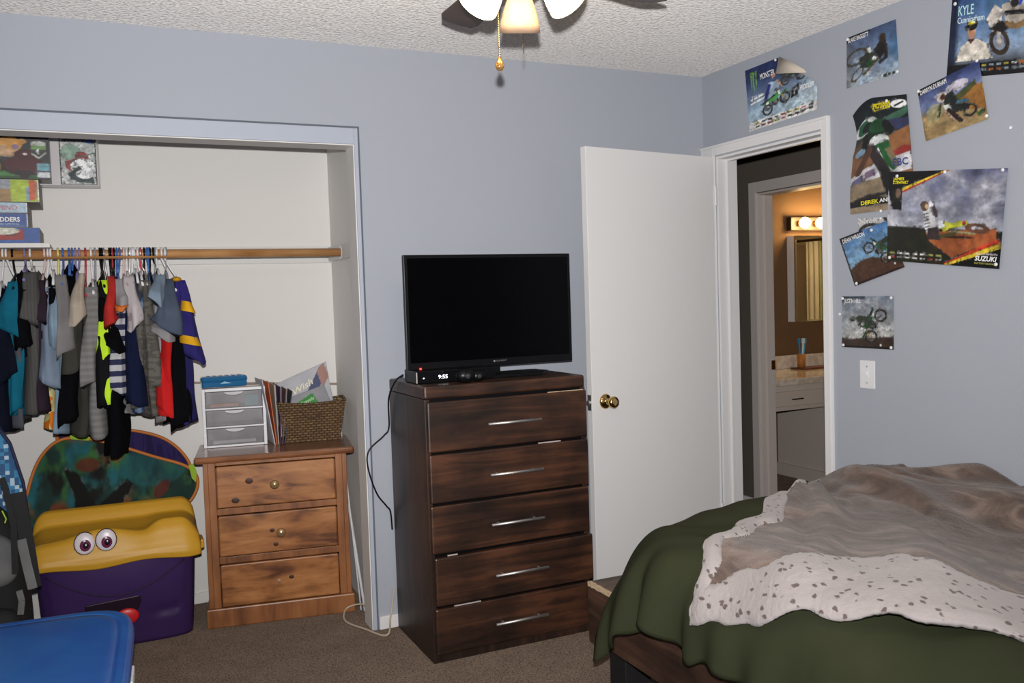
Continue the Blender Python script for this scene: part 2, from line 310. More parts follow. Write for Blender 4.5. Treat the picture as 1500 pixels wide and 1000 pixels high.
# shower curtain seen in the mirror
CUR=mat('pale_shower_curtain',(.90,.92,.88),.7); 
cu=MB().grid(lambda u,v:Vector((3.0+.008*math.sin(u*14),.49+.14*u,.45+1.343*v)),40,4); tag(cu.build('shower_curtain',CUR,None,smooth=True,solid=.004),'pale shower curtain reflected in the bathroom mirror','curtain')
cu=MB().grid(lambda u,v:Vector((3.012+.010*math.sin(u*30),.635+.34*u,.45+1.343*v)),60,4); tag(cu.build('shower_curtain',mat('green_liner',(.50,.58,.36),.7),None,smooth=True,solid=.004),'green shower liner beside the pale curtain in the mirror','curtain')
tag(MB().cyl((3.0,-.69,1.805),(3.0,1.475,1.805),.012).build('curtain_rod',mat('bronze_rod',(.08,.05,.03),.4,metal=.6),None,smooth=True),'dark curtain rod above the shower curtains in the bathroom','rod')
tag(MB().box(3.05,3.345,-.69,1.55,0,.42).build('bathtub',WHITEP,None,bevel=.02),'white bathtub behind the shower curtains','bathtub')
# ------------------------------------------------------------------ closet shelf, cleats, pole
RY=.50; RZ=1.622
struct('trim_7',MB().box(XL,CSX,CB-.018,CB,1.585,1.665).box(CSX-.018,CSX,.30,CB-.018,1.59,1.66),mat('closet_cleat_paint',(.66,.66,.64),.5),bevel=.002)
sh=MB().box(XL+.001,-2.916,.40,CB-.001,1.645,1.663)
tag(sh.build('closet_shelf',CLOS,None,bevel=.002),'short white closet shelf at the far left under the stacked game boxes','shelf')
pole=root('closet_pole',(-2.6,RY,RZ),'wooden closet pole carrying the row of clothes','pole')
MB().cyl((XL+.002,RY,RZ),(CSX-.012,RY,RZ),.0195,n=24).build('pole',RODW,pole,smooth=True)
MB().cyl((CSX-.02,RY,RZ),(CSX-.001,RY,RZ),.032,n=28).build('pole_socket',WHITEP,pole,bevel=.002)
# ------------------------------------------------------------------ raster painter for printed things
class Cv:
    def __init__(s,w,h,c=(1,1,1)):
        s.w,s.h=w,h; s.a=np.ones((h,w,3))*np.array(c); s.Y,s.X=np.mgrid[0:h,0:w].astype(float); s.X/=w-1; s.Y/=h-1; s.ar=w/h
        s.rng=np.random.default_rng(w*7+h)
    def mix(s,m,c): m=np.clip(m,0,1)[...,None]; s.a=s.a*(1-m)+np.array(c)*m
    def grad(s,c0,c1,y0=0,y1=1,reg=None):
        t=np.clip((s.Y-y0)/(y1-y0),0,1)[...,None]; g=np.array(c0)*(1-t)+np.array(c1)*t
        m=(np.ones_like(s.X) if reg is None else reg)[...,None]; s.a=s.a*(1-m)+g*m
    def noise(s,sc,seed=0,oc=4,sx=1,sy=1):
        r=np.random.default_rng(seed); out=np.zeros_like(s.X); amp=1;tot=0
        for o in range(oc):
            nx=int(sc*sx*s.ar)+2; ny=int(sc*sy)+2; g=r.random((ny+1,nx+1)); x=s.X*(nx-1); y=s.Y*(ny-1); xi=x.astype(int); yi=y.astype(int); fx=x-xi; fy=y-yi
            fx=fx*fx*(3-2*fx); fy=fy*fy*(3-2*fy)
            out+=amp*((g[yi,xi]*(1-fx)+g[yi,xi+1]*fx)*(1-fy)+(g[yi+1,xi]*(1-fx)+g[yi+1,xi+1]*fx)*fy); tot+=amp; amp*=.55; sc*=2
        return out/tot
    def ell(s,cx,cy,rx,ry,c,rot=0,k=1):
        x=(s.X-cx)*s.ar; y=s.Y-cy; ca,sa=math.cos(rot),math.sin(rot); xr=x*ca+y*sa; yr=-x*sa+y*ca
        d=np.sqrt((xr/rx)**2+(yr/ry)**2); s.mix(((1-d)*min(rx,ry)*s.h+.5)*1.0*k if k==1 else np.clip((1-d)*min(rx,ry)*s.h+.5,0,1)*k,c)
    def ring(s,cx,cy,r,wd,c,rx=1,rot=0):
        x=(s.X-cx)*s.ar; y=s.Y-cy; ca,sa=math.cos(rot),math.sin(rot); xr=(x*ca+y*sa)/rx; yr=-x*sa+y*ca
        d=np.sqrt(xr**2+yr**2); s.mix((wd/2-np.abs(d-r))*s.h+.5,c)
    def line(s,x0,y0,x1,y1,wd,c):
        ax,ay,bx,by=x0*s.ar,y0,x1*s.ar,y1; px=s.X*s.ar-ax; py=s.Y-ay; dx,dy=bx-ax,by-ay; t=np.clip((px*dx+py*dy)/(dx*dx+dy*dy+1e-9),0,1)
        d=np.hypot(px-t*dx,py-t*dy); s.mix((wd/2-d)*s.h+.5,c)
    def poly(s,pts,c,k=1):
        m=np.zeros_like(s.X,bool); n=len(pts)
        for i in range(n):
            x0,y0=pts[i];x1,y1=pts[(i+1)%n]
            if y0==y1: continue
            cond=((s.Y>=min(y0,y1))&(s.Y<max(y0,y1)))&(s.X<(x1-x0)*(s.Y-y0)/(y1-y0)+x0); m^=cond
        s.mix(m.astype(float)*k,c)
    def bike(s,cx,cy,sc,rot,body=(.1,.5,.15),rider=(.1,.12,.1),helmet=(.85,.85,.85),flip=1,stand=False,tilt=1.0,number=True):
        ca,sa=math.cos(rot),math.sin(rot)
        def T(x,y):
            x*=flip*sc; y*=sc; return (cx+(x*ca-y*sa)/s.ar, cy+(x*sa+y*ca))
        dk=(.05,.05,.05)
        for wx in (-.52,.52):
            a=T(wx,.28); s.ring(a[0],a[1],.25*sc,.075*sc,dk,rx=tilt,rot=rot); s.ring(a[0],a[1],.20*sc,.02*sc,(.55,.5,.45),rx=tilt,rot=rot)
            s.ell(a[0],a[1],.06*sc,.06*sc,(.4,.4,.4))
            for k in range(3):
                an=k*PI/3; s.line(a[0]-math.cos(an)*.2*sc*tilt/s.ar,a[1]-math.sin(an)*.2*sc,a[0]+math.cos(an)*.2*sc*tilt/s.ar,a[1]+math.sin(an)*.2*sc,.012*sc,(.4,.4,.4))
        L=lambda p,q,wd,c: s.line(*T(*p),*T(*q),wd*sc,c)
        L((.52,.28),(.30,-.28),.06,(.75,.62,.3)); L((-.52,.28),(-.1,.2),.06,(.35,.35,.35))
        s.poly([T(-.2,-.02),T(.2,-.02),T(.22,.25),T(-.12,.32)],(.22,.22,.24)); s.ell(*T(0,.16),.12*sc,.1*sc,(.45,.45,.42))
        s.poly([T(-.72,-.22),T(-.2,-.14),T(.1,-.2),T(.32,-.3),T(.34,-.05),T(.1,.08),T(-.2,.02),T(-.7,-.14)],body)
        s.poly([T(-.62,-.2),T(-.15,-.2),T(.12,-.26),T(.1,-.16),T(-.6,-.14)],dk)
        s.poly([T(.3,-.02),T(.75,-.08),T(.82,0),T(.5,.02)],body)
        if number: s.poly([T(.32,-.32),T(.44,-.28),T(.4,-.05),T(.3,-.08)],(.9,.9,.9)); s.poly([T(-.5,-.1),T(-.3,-.1),T(-.32,.04),T(-.46,.02)],(.9,.9,.9))
        L((.3,-.3),(.24,-.42),.05,dk); L((.18,-.42),(.32,-.44),.05,dk)
        if stand=='none': return
        # rider
        L((-.1,-.2),(.05,.02),.13,rider); L((.05,.02),(-.08,.25),.10,rider); L((-.08,.25),(.05,.3),.09,dk)
        s.poly([T(-.25,-.2),T(-.02,-.18),T(.18,-.55),T(.05,-.72),T(-.12,-.6)],rider)
        L((.08,-.62),(.12,-.42),.09,rider); L((.12,-.42),(.26,-.42),.08,rider); s.ell(*T(.24,-.42),.04*sc,.04*sc,dk)
        s.ell(*T(.14,-.8),.135*sc,.125*sc,helmet); s.poly([T(.14,-.9),T(.34,-.92),T(.28,-.82),T(.16,-.82)],helmet); s.ell(*T(.22,-.79),.06*sc,.045*sc,dk)
    def blur(s,k=1):
        for _ in range(k):
            p=np.pad(s.a,((1,1),(1,1),(0,0)),'edge'); s.a=(p[1:-1,1:-1]*2+p[:-2,1:-1]+p[2:,1:-1]+p[1:-1,:-2]+p[1:-1,2:])/6
    def photo(s,seed=1,k=1.0):
        s.blur(1); n1=s.noise(16,seed,3); n2=s.noise(34,seed+1,2); n3=s.noise(9,seed+2,4); n4=s.noise(26,seed+3,2)
        fig=np.clip(np.abs(s.a-s.a.mean((0,1))).sum(-1)*1.2,0.15,1)
        s.a=s.a*(1+k*.55*(n1-.5)[...,None]*fig[...,None]); s.a=s.a*(1+k*.5*(n3-.5)[...,None])
        d=np.clip(-(s.a.mean(-1)-.35)*4,0,1)     # break up the dark shapes with lighter glints
        L=s.a.mean(-1); e=np.hypot(np.diff(L,axis=0,append=L[-1:]),np.diff(L,axis=1,append=L[:,-1:]))
        for _ in range(5): p=np.pad(e,1,'edge'); e=(p[1:-1,1:-1]+p[:-2,1:-1]+p[2:,1:-1]+p[1:-1,:-2]+p[1:-1,2:])/5
        e=np.clip(e*22-.35,0,1)
        s.mix(np.clip(n2*9-5.2,0,1)*d*e*.6*k,(.66,.64,.60)); s.mix(np.clip(n4*9-5.2,0,1)*(1-d)*e*.55*k,(.16,.15,.15))
        g=s.a.mean(-1,keepdims=True); s.a=np.clip(g+(s.a-g)*.82,0,1)
    def fine(s,amt=.03): s.a=np.clip(s.a+(s.rng.random(s.X.shape)[...,None]-.5)*amt,0,1)
def sheet(name,cv,fn,m,parent=None,keep=None):
    """mesh whose vertices carry the printed picture; fn(u,v)->3D"""
    h,w=cv.h,cv.w; me=bpy.data.meshes.new(name); co=np.array([fn(i/(w-1),j/(h-1)) for j in range(h) for i in range(w)],float)
    if parent is not None: org=np.array(parent['_loc'])
    else: org=np.array(((co[:,0].min()+co[:,0].max())/2,(co[:,1].min()+co[:,1].max())/2,co[:,2].min()))
    idx=np.arange(w*h).reshape(h,w); q=np.stack([idx[1:,:-1],idx[1:,1:],idx[:-1,1:],idx[:-1,:-1]],-1).reshape(-1,4)
    if keep is not None:
        uc=(np.arange(w-1)+.5)/(w-1); vc=(np.arange(h-1)+.5)/(h-1); U,V=np.meshgrid(uc,vc); q=q[keep(U,V).reshape(-1)]
    me.from_pydata((co-org).tolist(),[],q.tolist())
    col=np.ones((w*h,4),np.float32); a=np.clip(cv.a,0,1); col[:,:3]=np.where(a<=.04045,a/12.92,((a+.055)/1.055)**2.4).reshape(-1,3)
    at=me.color_attributes.new('print','FLOAT_COLOR','POINT'); at.data.foreach_set('color',col.reshape(-1))
    me.polygons.foreach_set('use_smooth',[True]*len(me.polygons))
    o=bpy.data.objects.new(name,me); COL.objects.link(o); me.materials.append(m); o['_loc']=tuple(org)
    if parent is None: o.location=org
    else: o.parent=parent
    return o
INK={}
def ink(c):
    k=tuple(c)
    if k not in INK: INK[k]=mat('ink',lin(c),.5)
    return INK[k]
def text(s,fn,u0,v1,u1,vh,c,parent,off=.0012,shear=0,bold=.0,name='lettering',vslope=0,ext=None):
    """text whose baseline starts at (u0,v1) and ends at u1; height vh; mapped by fn(u,v,off)"""
    cu=bpy.data.curves.new('t','FONT'); cu.body=s; cu.size=1; cu.shear=shear; cu.offset=bold; cu.resolution_u=2
    ob=bpy.data.objects.new('t',cu); COL.objects.link(ob); dg=bpy.context.evaluated_depsgraph_get(); me=bpy.data.meshes.new_from_object(ob.evaluated_get(dg))
    bpy.data.objects.remove(ob); bpy.data.curves.remove(cu)
    xs=[v.co.x for v in me.vertices]
    if not xs: return
    x0,x1=min(xs),max(xs); org=Vector(parent['_loc'])
    for v in me.vertices:
        t=(v.co.x-x0)/(x1-x0); u=u0+(u1-u0)*t; vv=v1-v.co.y/.72*vh+vslope*t
        v.co=Vector(fn(u,vv,off))-org
    me.materials.clear(); me.materials.append(ink(c)); me.name=name
    o=bpy.data.objects.new(name,me); COL.objects.link(o); o.parent=parent; o['_loc']=tuple(org); return o
GLOSS=printmat('poster_print',.38)
CARD=printmat('card_print',.5)
# ------------------------------------------------------------------ posters on the right wall
def quad(px4,base,bulge=None):
    P=[hit(x,y,'x',0) for x,y in px4]   # TL TR BR BL
    def fn(u,v,off=0):
        p=(P[0]*(1-u)+P[1]*u)*(1-v)+(P[3]*(1-u)+P[2]*u)*v
        b=bulge(u,v) if bulge else 0
        return Vector((-(base+off+b),p.y,p.z))
    return fn
def poster(px4,base,cv,label,bulge=None,keep=None,warp=None):
    f0=quad(px4,base,bulge)
    fn=f0 if warp is None else (lambda u,v,off=0: f0(*warp(u,v),off))
    cv.photo(len(label)); c=fn(.5,.5); r=root('poster',(c.x,c.y,fn(.5,1).z),label,'poster','motocross posters on the right wall')
    sheet('sheet',cv,lambda u,v:fn(u,v,0),GLOSS,r,keep); return r,fn
PINW=mat('white_pin',(.85,.85,.85),.3)
def pin(px,py,label,base=.006):
    p=hit(px,py,'x',0)
    m=Matrix.Translation((-base+.003,p.y,p.z))@Matrix.Rotation(-PI/2,4,'Y')
    o=MB().lathe([(.0,0),(.004,0),(.0065,.003),(.0055,.006),(.0,.0075)],m,n=14,caps=False).build('push_pin',PINW,None,smooth=True)
    tag(o,label,'push pin','white push pins in the posters')
W1=(.93,.93,.93)
# blue rider poster above the door, corner curled down
c=Cv(170,150,(.1,.18,.42)); c.grad((.10,.17,.40),(.62,.74,.82),.15,.75); n=c.noise(5,3); c.mix(np.clip((c.X-.35)*1.6,0,1)*np.clip(c.Y*1.6-.2,0,1)*n*1.3,(.80,.87,.90)); c.mix(((c.Y>.86)*1.0),(.90,.90,.88))
for k,x in enumerate((.07,.10,.14)): c.poly([(x,.07),(x+.028,.07),(x+.02,.3+.06*(k==1)),(x+.012,.38+.05*(k==1))],(.45,.72,.25))
c.poly([(.05,.50),(.26,.46),(.26,.49),(.05,.53)],W1); c.poly([(.05,.56),(.27,.52),(.27,.55),(.05,.59)],W1)
c.poly([(.33,.33),(.47,.33),(.50,.58),(.32,.60)],(.62,.72,.82)); c.line(.46,.36,.53,.45,.04,(.78,.6,.5)); c.line(.34,.38,.28,.56,.05,(.1,.15,.5)); c.ell(.40,.24,.035,.05,(.75,.52,.42)); c.ell(.40,.20,.035,.02,(.3,.2,.12))
c.bike(.40,.62,.30,-.35,(.25,.62,.28),flip=1,stand='none')
c.bike(.68,.33,.24,0,(.18,.4,.2),flip=1,stand='none'); c.mix(((c.X>.5)&(c.X<.64)&(c.Y>.26)&(c.Y<.42))*.5,(.2,.2,.2))
c.poly([(.66,.56),(.76,.50),(.74,.66),(.64,.70)],(.06,.06,.06)); c.poly([(.68,.57),(.73,.55),(.72,.59),(.70,.60),(.69,.65),(.68,.65),(.69,.60),(.675,.60)],W1)
r=np.random.default_rng(5)
for k in range(18):
    x=.10+(k%9)*.098; y=.895+(k//9)*.055; col=[(.15,.15,.15),(.7,.2,.2),(.7,.65,.1),(.25,.25,.3)][r.integers(4)]; c.poly([(x,y-.02*x),(x+.06,y-.02*x),(x+.06,y+.025-.02*x),(x,y+.025-.02*x)],col)
c.fine()
keep=lambda U,V: (V > (U-.47)/.53*.62) | (U<.47)
P1,f1=poster([(1092,104),(1199,61),(1198,160),(1099,193)],.003,c,'blue poster with a man and green dirt bike, corner curled down, above the doorway',keep=keep,bulge=lambda u,v:.010*max(0,u-.4)*(1-v))
for s_,a in (('MONSTER',(.215,.235,.425,.09)),): text(s_,f1,a[0],a[1],a[2],a[3],W1,P1,bold=.02)
text('FEDDLER',f1,.77,.63,.96,.07,(.95,.95,.95),P1,bold=.03,shear=.3); text('BLUE',f1,.77,.54,.86,.04,(.2,.2,.2),P1); text('TYLER',f1,.07,.49,.24,.035,W1,P1)
cp=[hit(x,y,'x',0) for x,y in ((1143.5,83),(1142,108.5),(1164,107.5),(1187,107),(1181,101),(1164,92))]
MB().add([(-.006-.012*t,p.y,p.z) for p,t in zip(cp,(.3,1.3,1.4,1.2,.6,.4))],[(0,1,2,5),(5,2,3,4)]).build('curled_corner',mat('poster_back',(.66,.58,.48),.7),P1,smooth=True,solid=.0006)
# small square, rider whipping over clouds
c=Cv(130,130); c.grad((.25,.33,.50),(.62,.70,.78)); n=c.noise(4,11); c.mix(np.clip(n*2.6-1.0,0,1)*np.clip(c.Y*1.8-.5,0,1),(.86,.90,.92)); c.mix(np.clip(c.X*2-1.2,0,1)*np.clip(1-np.abs(c.Y-.5)*2,0,1),(.12,.35,.58)); c.mix(np.clip(.22-c.X,0,.2)*3*(c.Y>.15),(.35,.34,.33))
c.poly([(0,0),(.5,0),(.5,.05),(0,.14)],(.12,.13,.18))
c.ring(.20,.45,.13,.03,(.30,.27,.18),rx=1.6,rot=-.3); c.ring(.22,.78,.15,.04,(.33,.27,.14),rx=.45,rot=.75)
c.poly([(.25,.50),(.45,.42),(.62,.48),(.60,.62),(.42,.72),(.3,.66)],(.20,.22,.18)); c.poly([(.38,.62),(.55,.55),(.58,.64),(.45,.72)],(.12,.32,.18)); c.ell(.56,.57,.045,.04,W1)
c.line(.48,.42,.45,.35,.06,(.75,.75,.72)); c.poly([(.55,.42),(.70,.25),(.80,.30),(.78,.5),(.66,.62)],(.14,.12,.12)); c.ell(.73,.24,.065,.085,(.22,.17,.13)); c.line(.78,.4,.78,.62,.07,(.15,.13,.14)); c.line(.78,.62,.66,.68,.05,(.15,.17,.2)); c.line(.63,.6,.35,.82,.04,(.4,.32,.15))
for x in (.72,.8,.88): c.poly([(x,.93),(x+.05,.93),(x+.05,.97),(x,.97)],(.2,.2,.1))
c.fine(.06)
P2,f2=poster([(1241,56),(1313,28),(1318,108),(1241,130)],.003,c,'small square poster of a rider whipping a bike over clouds, nearest the ceiling')
text('BLAKE BAGGETT',f2,.04,.115,.46,.085,W1,P2,bold=.02,vslope=0)
# big one cut by the photo edge
c=Cv(190,190); c.grad((.16,.30,.55),(.55,.66,.80),0,.8); c.mix(np.clip((c.X-.15)*1.5,0,1)*np.clip(1-c.Y*1.4,0,1)*.6,(.40,.65,.75)); n=c.noise(5,5); c.mix(np.clip((c.Y-.45)*2,0,1)*n*.8,(.62,.66,.68)); c.mix(np.clip((c.Y-.70)*5,0,1)*.85,(.10,.10,.12)); c.mix(np.clip(.13-c.X,0,.06)*14,(.05,.08,.18))
c.poly([(.10,.80),(.16,.62),(.26,.55),(.36,.55),(.48,.62),(.55,.80)],(.85,.82,.76)); c.poly([(.23,.54),(.33,.54),(.28,.60)],(.3,.12,.1)); c.ell(.285,.46,.052,.085,(.78,.55,.42)); c.ell(.29,.37,.065,.07,(.06,.08,.08)); c.poly([(.20,.38),(.34,.34),(.32,.40),(.21,.43)],(.06,.08,.08)); c.poly([(.25,.31),(.31,.33),(.34,.36),(.27,.38),(.23,.36)],(.93,.83,.10))
c.ring(.62,.62,.13,.06,(.22,.17,.13),rx=.7,rot=-.3); c.ell(.62,.62,.05,.07,(.6,.58,.6)); c.line(.62,.62,.60,.30,.05,(.85,.83,.82)); c.poly([(.46,.34),(.56,.18),(.66,.26),(.64,.42),(.54,.50)],(.86,.82,.78)); c.poly([(.50,.46),(.62,.38),(.78,.42),(.66,.52)],(.12,.10,.12))
c.poly([(.64,.2),(.86,.16),(1,.22),(1,.45),(.84,.50),(.70,.42)],(.72,.68,.62)); c.poly([(.72,.12),(.8,.02),(.95,.03),(.92,.2),(.78,.24)],(.80,.80,.84)); c.poly([(.66,.38),(.82,.44),(1,.36),(1,.44),(.84,.5),(.72,.48)],(.55,.42,.25)); c.ell(.60,.05,.08,.07,(.2,.17,.18)); c.line(.7,.3,.92,.32,.05,(.08,.08,.10)); c.line(.86,.22,.93,.08,.04,(.15,.25,.75)); c.ell(.80,.2,.05,.05,(.15,.13,.15))
r=np.random.default_rng(9); c.mix((c.Y>.84)*.9,(.06,.06,.08))
for k in range(14):
    x=.42+(k%7)*.085; y=.86+(k//7)*.055; col=[(.85,.85,.85),(.7,.65,.2),(.85,.4,.1),(.5,.6,.65)][r.integers(4)]; c.poly([(x,y),(x+.055,y),(x+.055,y+.025),(x,y+.025)],col)
c.fine(.05)
P3,f3=poster([(1396,-3),(1512,-28),(1516,105),(1387,116)],.003,c,'large blue poster of a capped man and white dirt bike, at the top right')
text('KYLE',f3,.10,.24,.30,.12,(.75,.93,.92),P3,bold=.01); text('Cunningham',f3,.095,.335,.44,.075,(.85,.93,.95),P3,bold=.01)
# tilted square, rider berming on dirt (over the big one)
c=Cv(130,130); c.grad((.15,.20,.42),(.42,.48,.68),0,.35); c.mix(np.clip((c.Y-.32-.12*(1-c.X))*8,0,1),(.62,.50,.30)); n=c.noise(7,21); c.mix(np.clip(n*3-1.3,0,1)*(c.Y>.4)*.7,(.72,.62,.42)); c.mix(np.clip(1-n*2.6,0,1)*(c.Y>.42)*.8,(.32,.26,.12))
c.ell(.62,.24,.18,.09,(.70,.68,.74)); c.ell(.35,.28,.10,.06,(.62,.64,.72)); c.ell(.22,.55,.14,.16,(.60,.60,.42),k=.6); c.poly([(.60,.56),(.86,.34),(.99,.38),(1,.80),(.78,.74)],(.62,.40,.15)); c.poly([(.50,.42),(.72,.34),(.9,.28),(.9,.36),(.62,.52)],(.30,.32,.14))
c.poly([(0,0),(.45,0),(.45,.05),(0,.12)],(.08,.08,.1)); c.ell(.37,.33,.085,.085,(.82,.76,.70)); c.ell(.38,.33,.04,.05,(.3,.15,.08)); c.poly([(.42,.32),(.54,.28),(.62,.55),(.78,.62),(.74,.72),(.5,.68),(.38,.46)],(.11,.14,.13)); c.poly([(.36,.48),(.46,.50),(.50,.64),(.40,.60)],(.80,.84,.80)); c.line(.44,.6,.60,.86,.07,(.16,.10,.10)); c.line(.38,.58,.50,.80,.03,(.7,.6,.5)); c.ring(.76,.74,.09,.035,(.12,.12,.12)); c.line(.60,.52,.74,.56,.05,(.2,.45,.6)); c.line(.33,.44,.28,.64,.03,(.1,.2,.12)); c.poly([(.86,.83),(.97,.80),(.97,.86),(.86,.89)],(.15,.3,.12))
c.fine(.07)
P4,f4=poster([(1346,133),(1436,88),(1450,174),(1358,207)],.007,c,'tilted poster of a rider cornering on dirt, overlapping the large blue poster',)
text('DARRYN DURHAM',f4,.04,.115,.48,.085,W1,P4,bold=.02,vslope=0)
# tall poster
c=Cv(130,230); c.grad((.06,.10,.12),(.12,.17,.16),0,.3); c.mix(np.clip((c.Y-.27)*6,0,1),(.55,.36,.22)); n=c.noise(6,31); c.mix(np.clip(n*2.4-1,0,1)*(c.Y>.25)*(c.Y<.5)*.8,(.20,.22,.30)); c.poly([(.45,.20),(1,.10),(1,.16),(.5,.28)],(.22,.40,.30)); c.ell(.8,.25,.2,.05,(.2,.22,.38)); c.poly([(.62,.34),(1,.27),(1,.45),(.66,.52)],(.60,.38,.20)); c.poly([(.66,.50),(.9,.44),(1,.46),(1,.56),(.7,.58)],(.68,.18,.15))
c.poly([(0,.64),(.45,.57),(1,.50),(1,.66),(.5,.70),(0,.77)],(.80,.80,.82)); c.poly([(.03,.68),(.2,.65),(.2,.72),(.03,.75)],(.4,.38,.55)); c.poly([(.24,.64),(.4,.62),(.4,.68),(.24,.70)],(.5,.38,.5)); c.mix((c.Y>.70+.02*(1-c.X))*1.0,(.60,.52,.40)); c.mix(np.clip(n*3-1.6,0,1)*(c.Y>.72)*.6,(.42,.35,.25)); c.ell(.42,.86,.22,.02,(.15,.12,.1),rot=-.1)
c.ell(.20,.22,.125,.075,(.80,.84,.82)); c.ell(.15,.22,.06,.06,(.08,.38,.22)); c.ell(.22,.235,.06,.045,(.12,.14,.13)); c.poly([(.28,.22),(.50,.19),(.62,.28),(.55,.38),(.30,.36),(.18,.34)],(.08,.18,.10)); c.ell(.42,.25,.1,.06,(.10,.30,.16)); c.line(.56,.24,.66,.30,.08,(.1,.1,.1)); c.line(.20,.32,.22,.42,.07,(.10,.10,.10)); c.ell(.14,.44,.05,.035,(.5,.65,.78)); c.ell(.46,.38,.10,.055,(.86,.88,.88)); c.poly([(.38,.42),(.62,.38),(.80,.62),(.70,.66),(.56,.58)],(.10,.36,.16)); c.poly([(.56,.46),(.66,.44),(.82,.62),(.74,.64)],(.50,.45,.30)); c.line(.45,.45,.62,.66,.015,(.9,.9,.9)); c.line(.35,.46,.62,.70,.09,(.18,.14,.16)); c.line(.55,.66,.64,.84,.08,(.10,.10,.10)); c.line(.3,.45,.12,.62,.06,(.35,.22,.15))
c.mix((c.Y>.882)&(c.Y<.94),(.07,.07,.07)); c.poly([(.30,.062),(.68,.038),(.68,.10),(.36,.125)],(.90,.82,.10)); c.poly([(.34,.072),(.65,.052),(.65,.09),(.38,.112)],(.08,.08,.08)); c.ell(.84,.075,.09,.038,(.92,.92,.92)); c.line(.76,.09,.92,.06,.015,(.1,.1,.1)); c.fine(.06)
def wp(u,v):
    uu=u+ .06*(1-u)*math.sin(v*7.5)*(v<.42)+.02*(1-u)*math.sin(v*6)
    t=max(0,.42-u)/.42; return uu, v*(1-.14*t*t)+.14*t*t
P5,f5=poster([(1253,146),(1330,138),(1344,302),(1248,314)],.003,c,'tall poster of a green bike rider with a curled upper left corner',bulge=lambda u,v:.02*max(0,.5-u)*max(0,.6-v)+.004,warp=wp)
text('PROTAPER',f5,.355,.098,.655,.042,(.93,.85,.12),P5,bold=.03); text('DEREK',f5,.18,.928,.46,.035,(.93,.88,.15),P5,bold=.03); text('ANDERSON',f5,.47,.925,.93,.035,W1,P5,bold=.03); text('EBC',f5,.70,.62,.94,.065,(.2,.25,.55),P5,bold=.02)
# big landscape poster, centre
c=Cv(250,190); c.grad((.30,.33,.50),(.62,.64,.70),0,.62); n=c.noise(4,41,sx=1.2); n2=c.noise(6,42,sx=.5); c.mix(np.clip(n*3.2-1.35,0,1)*.9,(.72,.72,.76)); c.mix(np.clip(n2*3-1.3,0,1)*np.clip(c.X*1.6-.3,0,1)*.85,(.24,.26,.33)); c.mix(np.clip((.5-c.X)*1.4,0,1)*.5*(c.Y<.62),(.80,.80,.83))
c.mix(np.clip((c.Y-.60-.02*c.X)*60,0,1),(.12,.12,.09)); g=c.noise(8,43); c.mix(np.clip(g*2-.6,0,1)*(c.Y>.66)*(c.X<.65)*.7,(.17,.19,.10))
c.poly([(.36,.66),(.95,.60),(.96,.72),(.60,.92),(.40,.76)],(.66,.33,.15)); c.mix(np.clip(g*3-1.5,0,1)*((c.Y>.66)&(c.X>.42)&(c.Y<1.25-.4*c.X))*.6,(.50,.20,.08)); c.ell(.62,.70,.2,.015,(.25,.12,.06))
c.poly([(0,0),(.50,0),(.13,.20),(.13,.42),(.04,.42),(.0,.20)],(.05,.05,.05)); c.poly([(.50,.0),(.53,.0),(.135,.215),(.135,.18)],(.93,.80,.12)); c.poly([(.53,.0),(.545,.0),(.135,.235),(.135,.215)],(.80,.15,.10)); c.poly([(.04,.18),(.125,.18),(.125,.40),(.04,.40)],(.13,.11,.10)); c.ell(.095,.24,.035,.055,(.5,.38,.30)); c.poly([(.04,.34),(.125,.33),(.125,.40),(.04,.40)],(.08,.08,.07))
c.poly([(.53,1),(.99,.74),(1,.80),(.60,1)],(.93,.80,.12)); c.poly([(.55,.97),(.97,.70),(.99,.74),(.53,1)],(.80,.20,.10)); c.poly([(.58,1),(1,.795),(1,1)],(.05,.05,.05))
c.poly([(.33,.42),(.42,.36),(.44,.50),(.46,.68),(.40,.72),(.35,.62)],(.80,.80,.82)); 
for k in range(6): c.line(.335+.005*k,.47+.035*k,.38+.004*k,.455+.035*k,.008,(.2,.2,.22))
c.ell(.345,.38,.045,.055,(.35,.24,.17)); c.ell(.36,.385,.02,.03,(.8,.7,.5)); c.line(.41,.35,.45,.48,.04,(.25,.22,.25)); c.ell(.40,.36,.03,.04,(.85,.85,.87)); c.poly([(.38,.62),(.47,.60),(.50,.74),(.38,.74)],(.22,.17,.17))
c.poly([(.47,.57),(.52,.54),(.60,.56),(.64,.53),(.72,.53),(.73,.57),(.60,.61),(.52,.65)],(.74,.76,.15)); c.poly([(.47,.54),(.52,.53),(.53,.60),(.48,.62)],(.88,.9,.95)); c.ell(.69,.55,.02,.02,(.85,.2,.15)); c.ring(.80,.605,.038,.026,(.40,.25,.17),rx=2.6,rot=.10); c.line(.58,.64,.78,.66,.02,(.6,.6,.4)); c.line(.5,.70,.62,.66,.04,(.3,.28,.12))
r=np.random.default_rng(3)
for k in range(14):
    x=.03+(k%7)*.072; y=.895+(k//7)*.05; col=[(.9,.9,.9),(.8,.8,.8),(.75,.2,.15),(.6,.6,.3)][r.integers(4)]; c.poly([(x,y),(x+.05,y),(x+.05,y+.016+.008*(k<7)),(x,y+.016+.008*(k<7))],col)
c.fine(.05)
P6,f6=poster([(1305,252),(1480,246),(1467,394),(1302,381)],.011,c,'largest landscape poster, rider beside a fallen yellow bike under storm clouds')
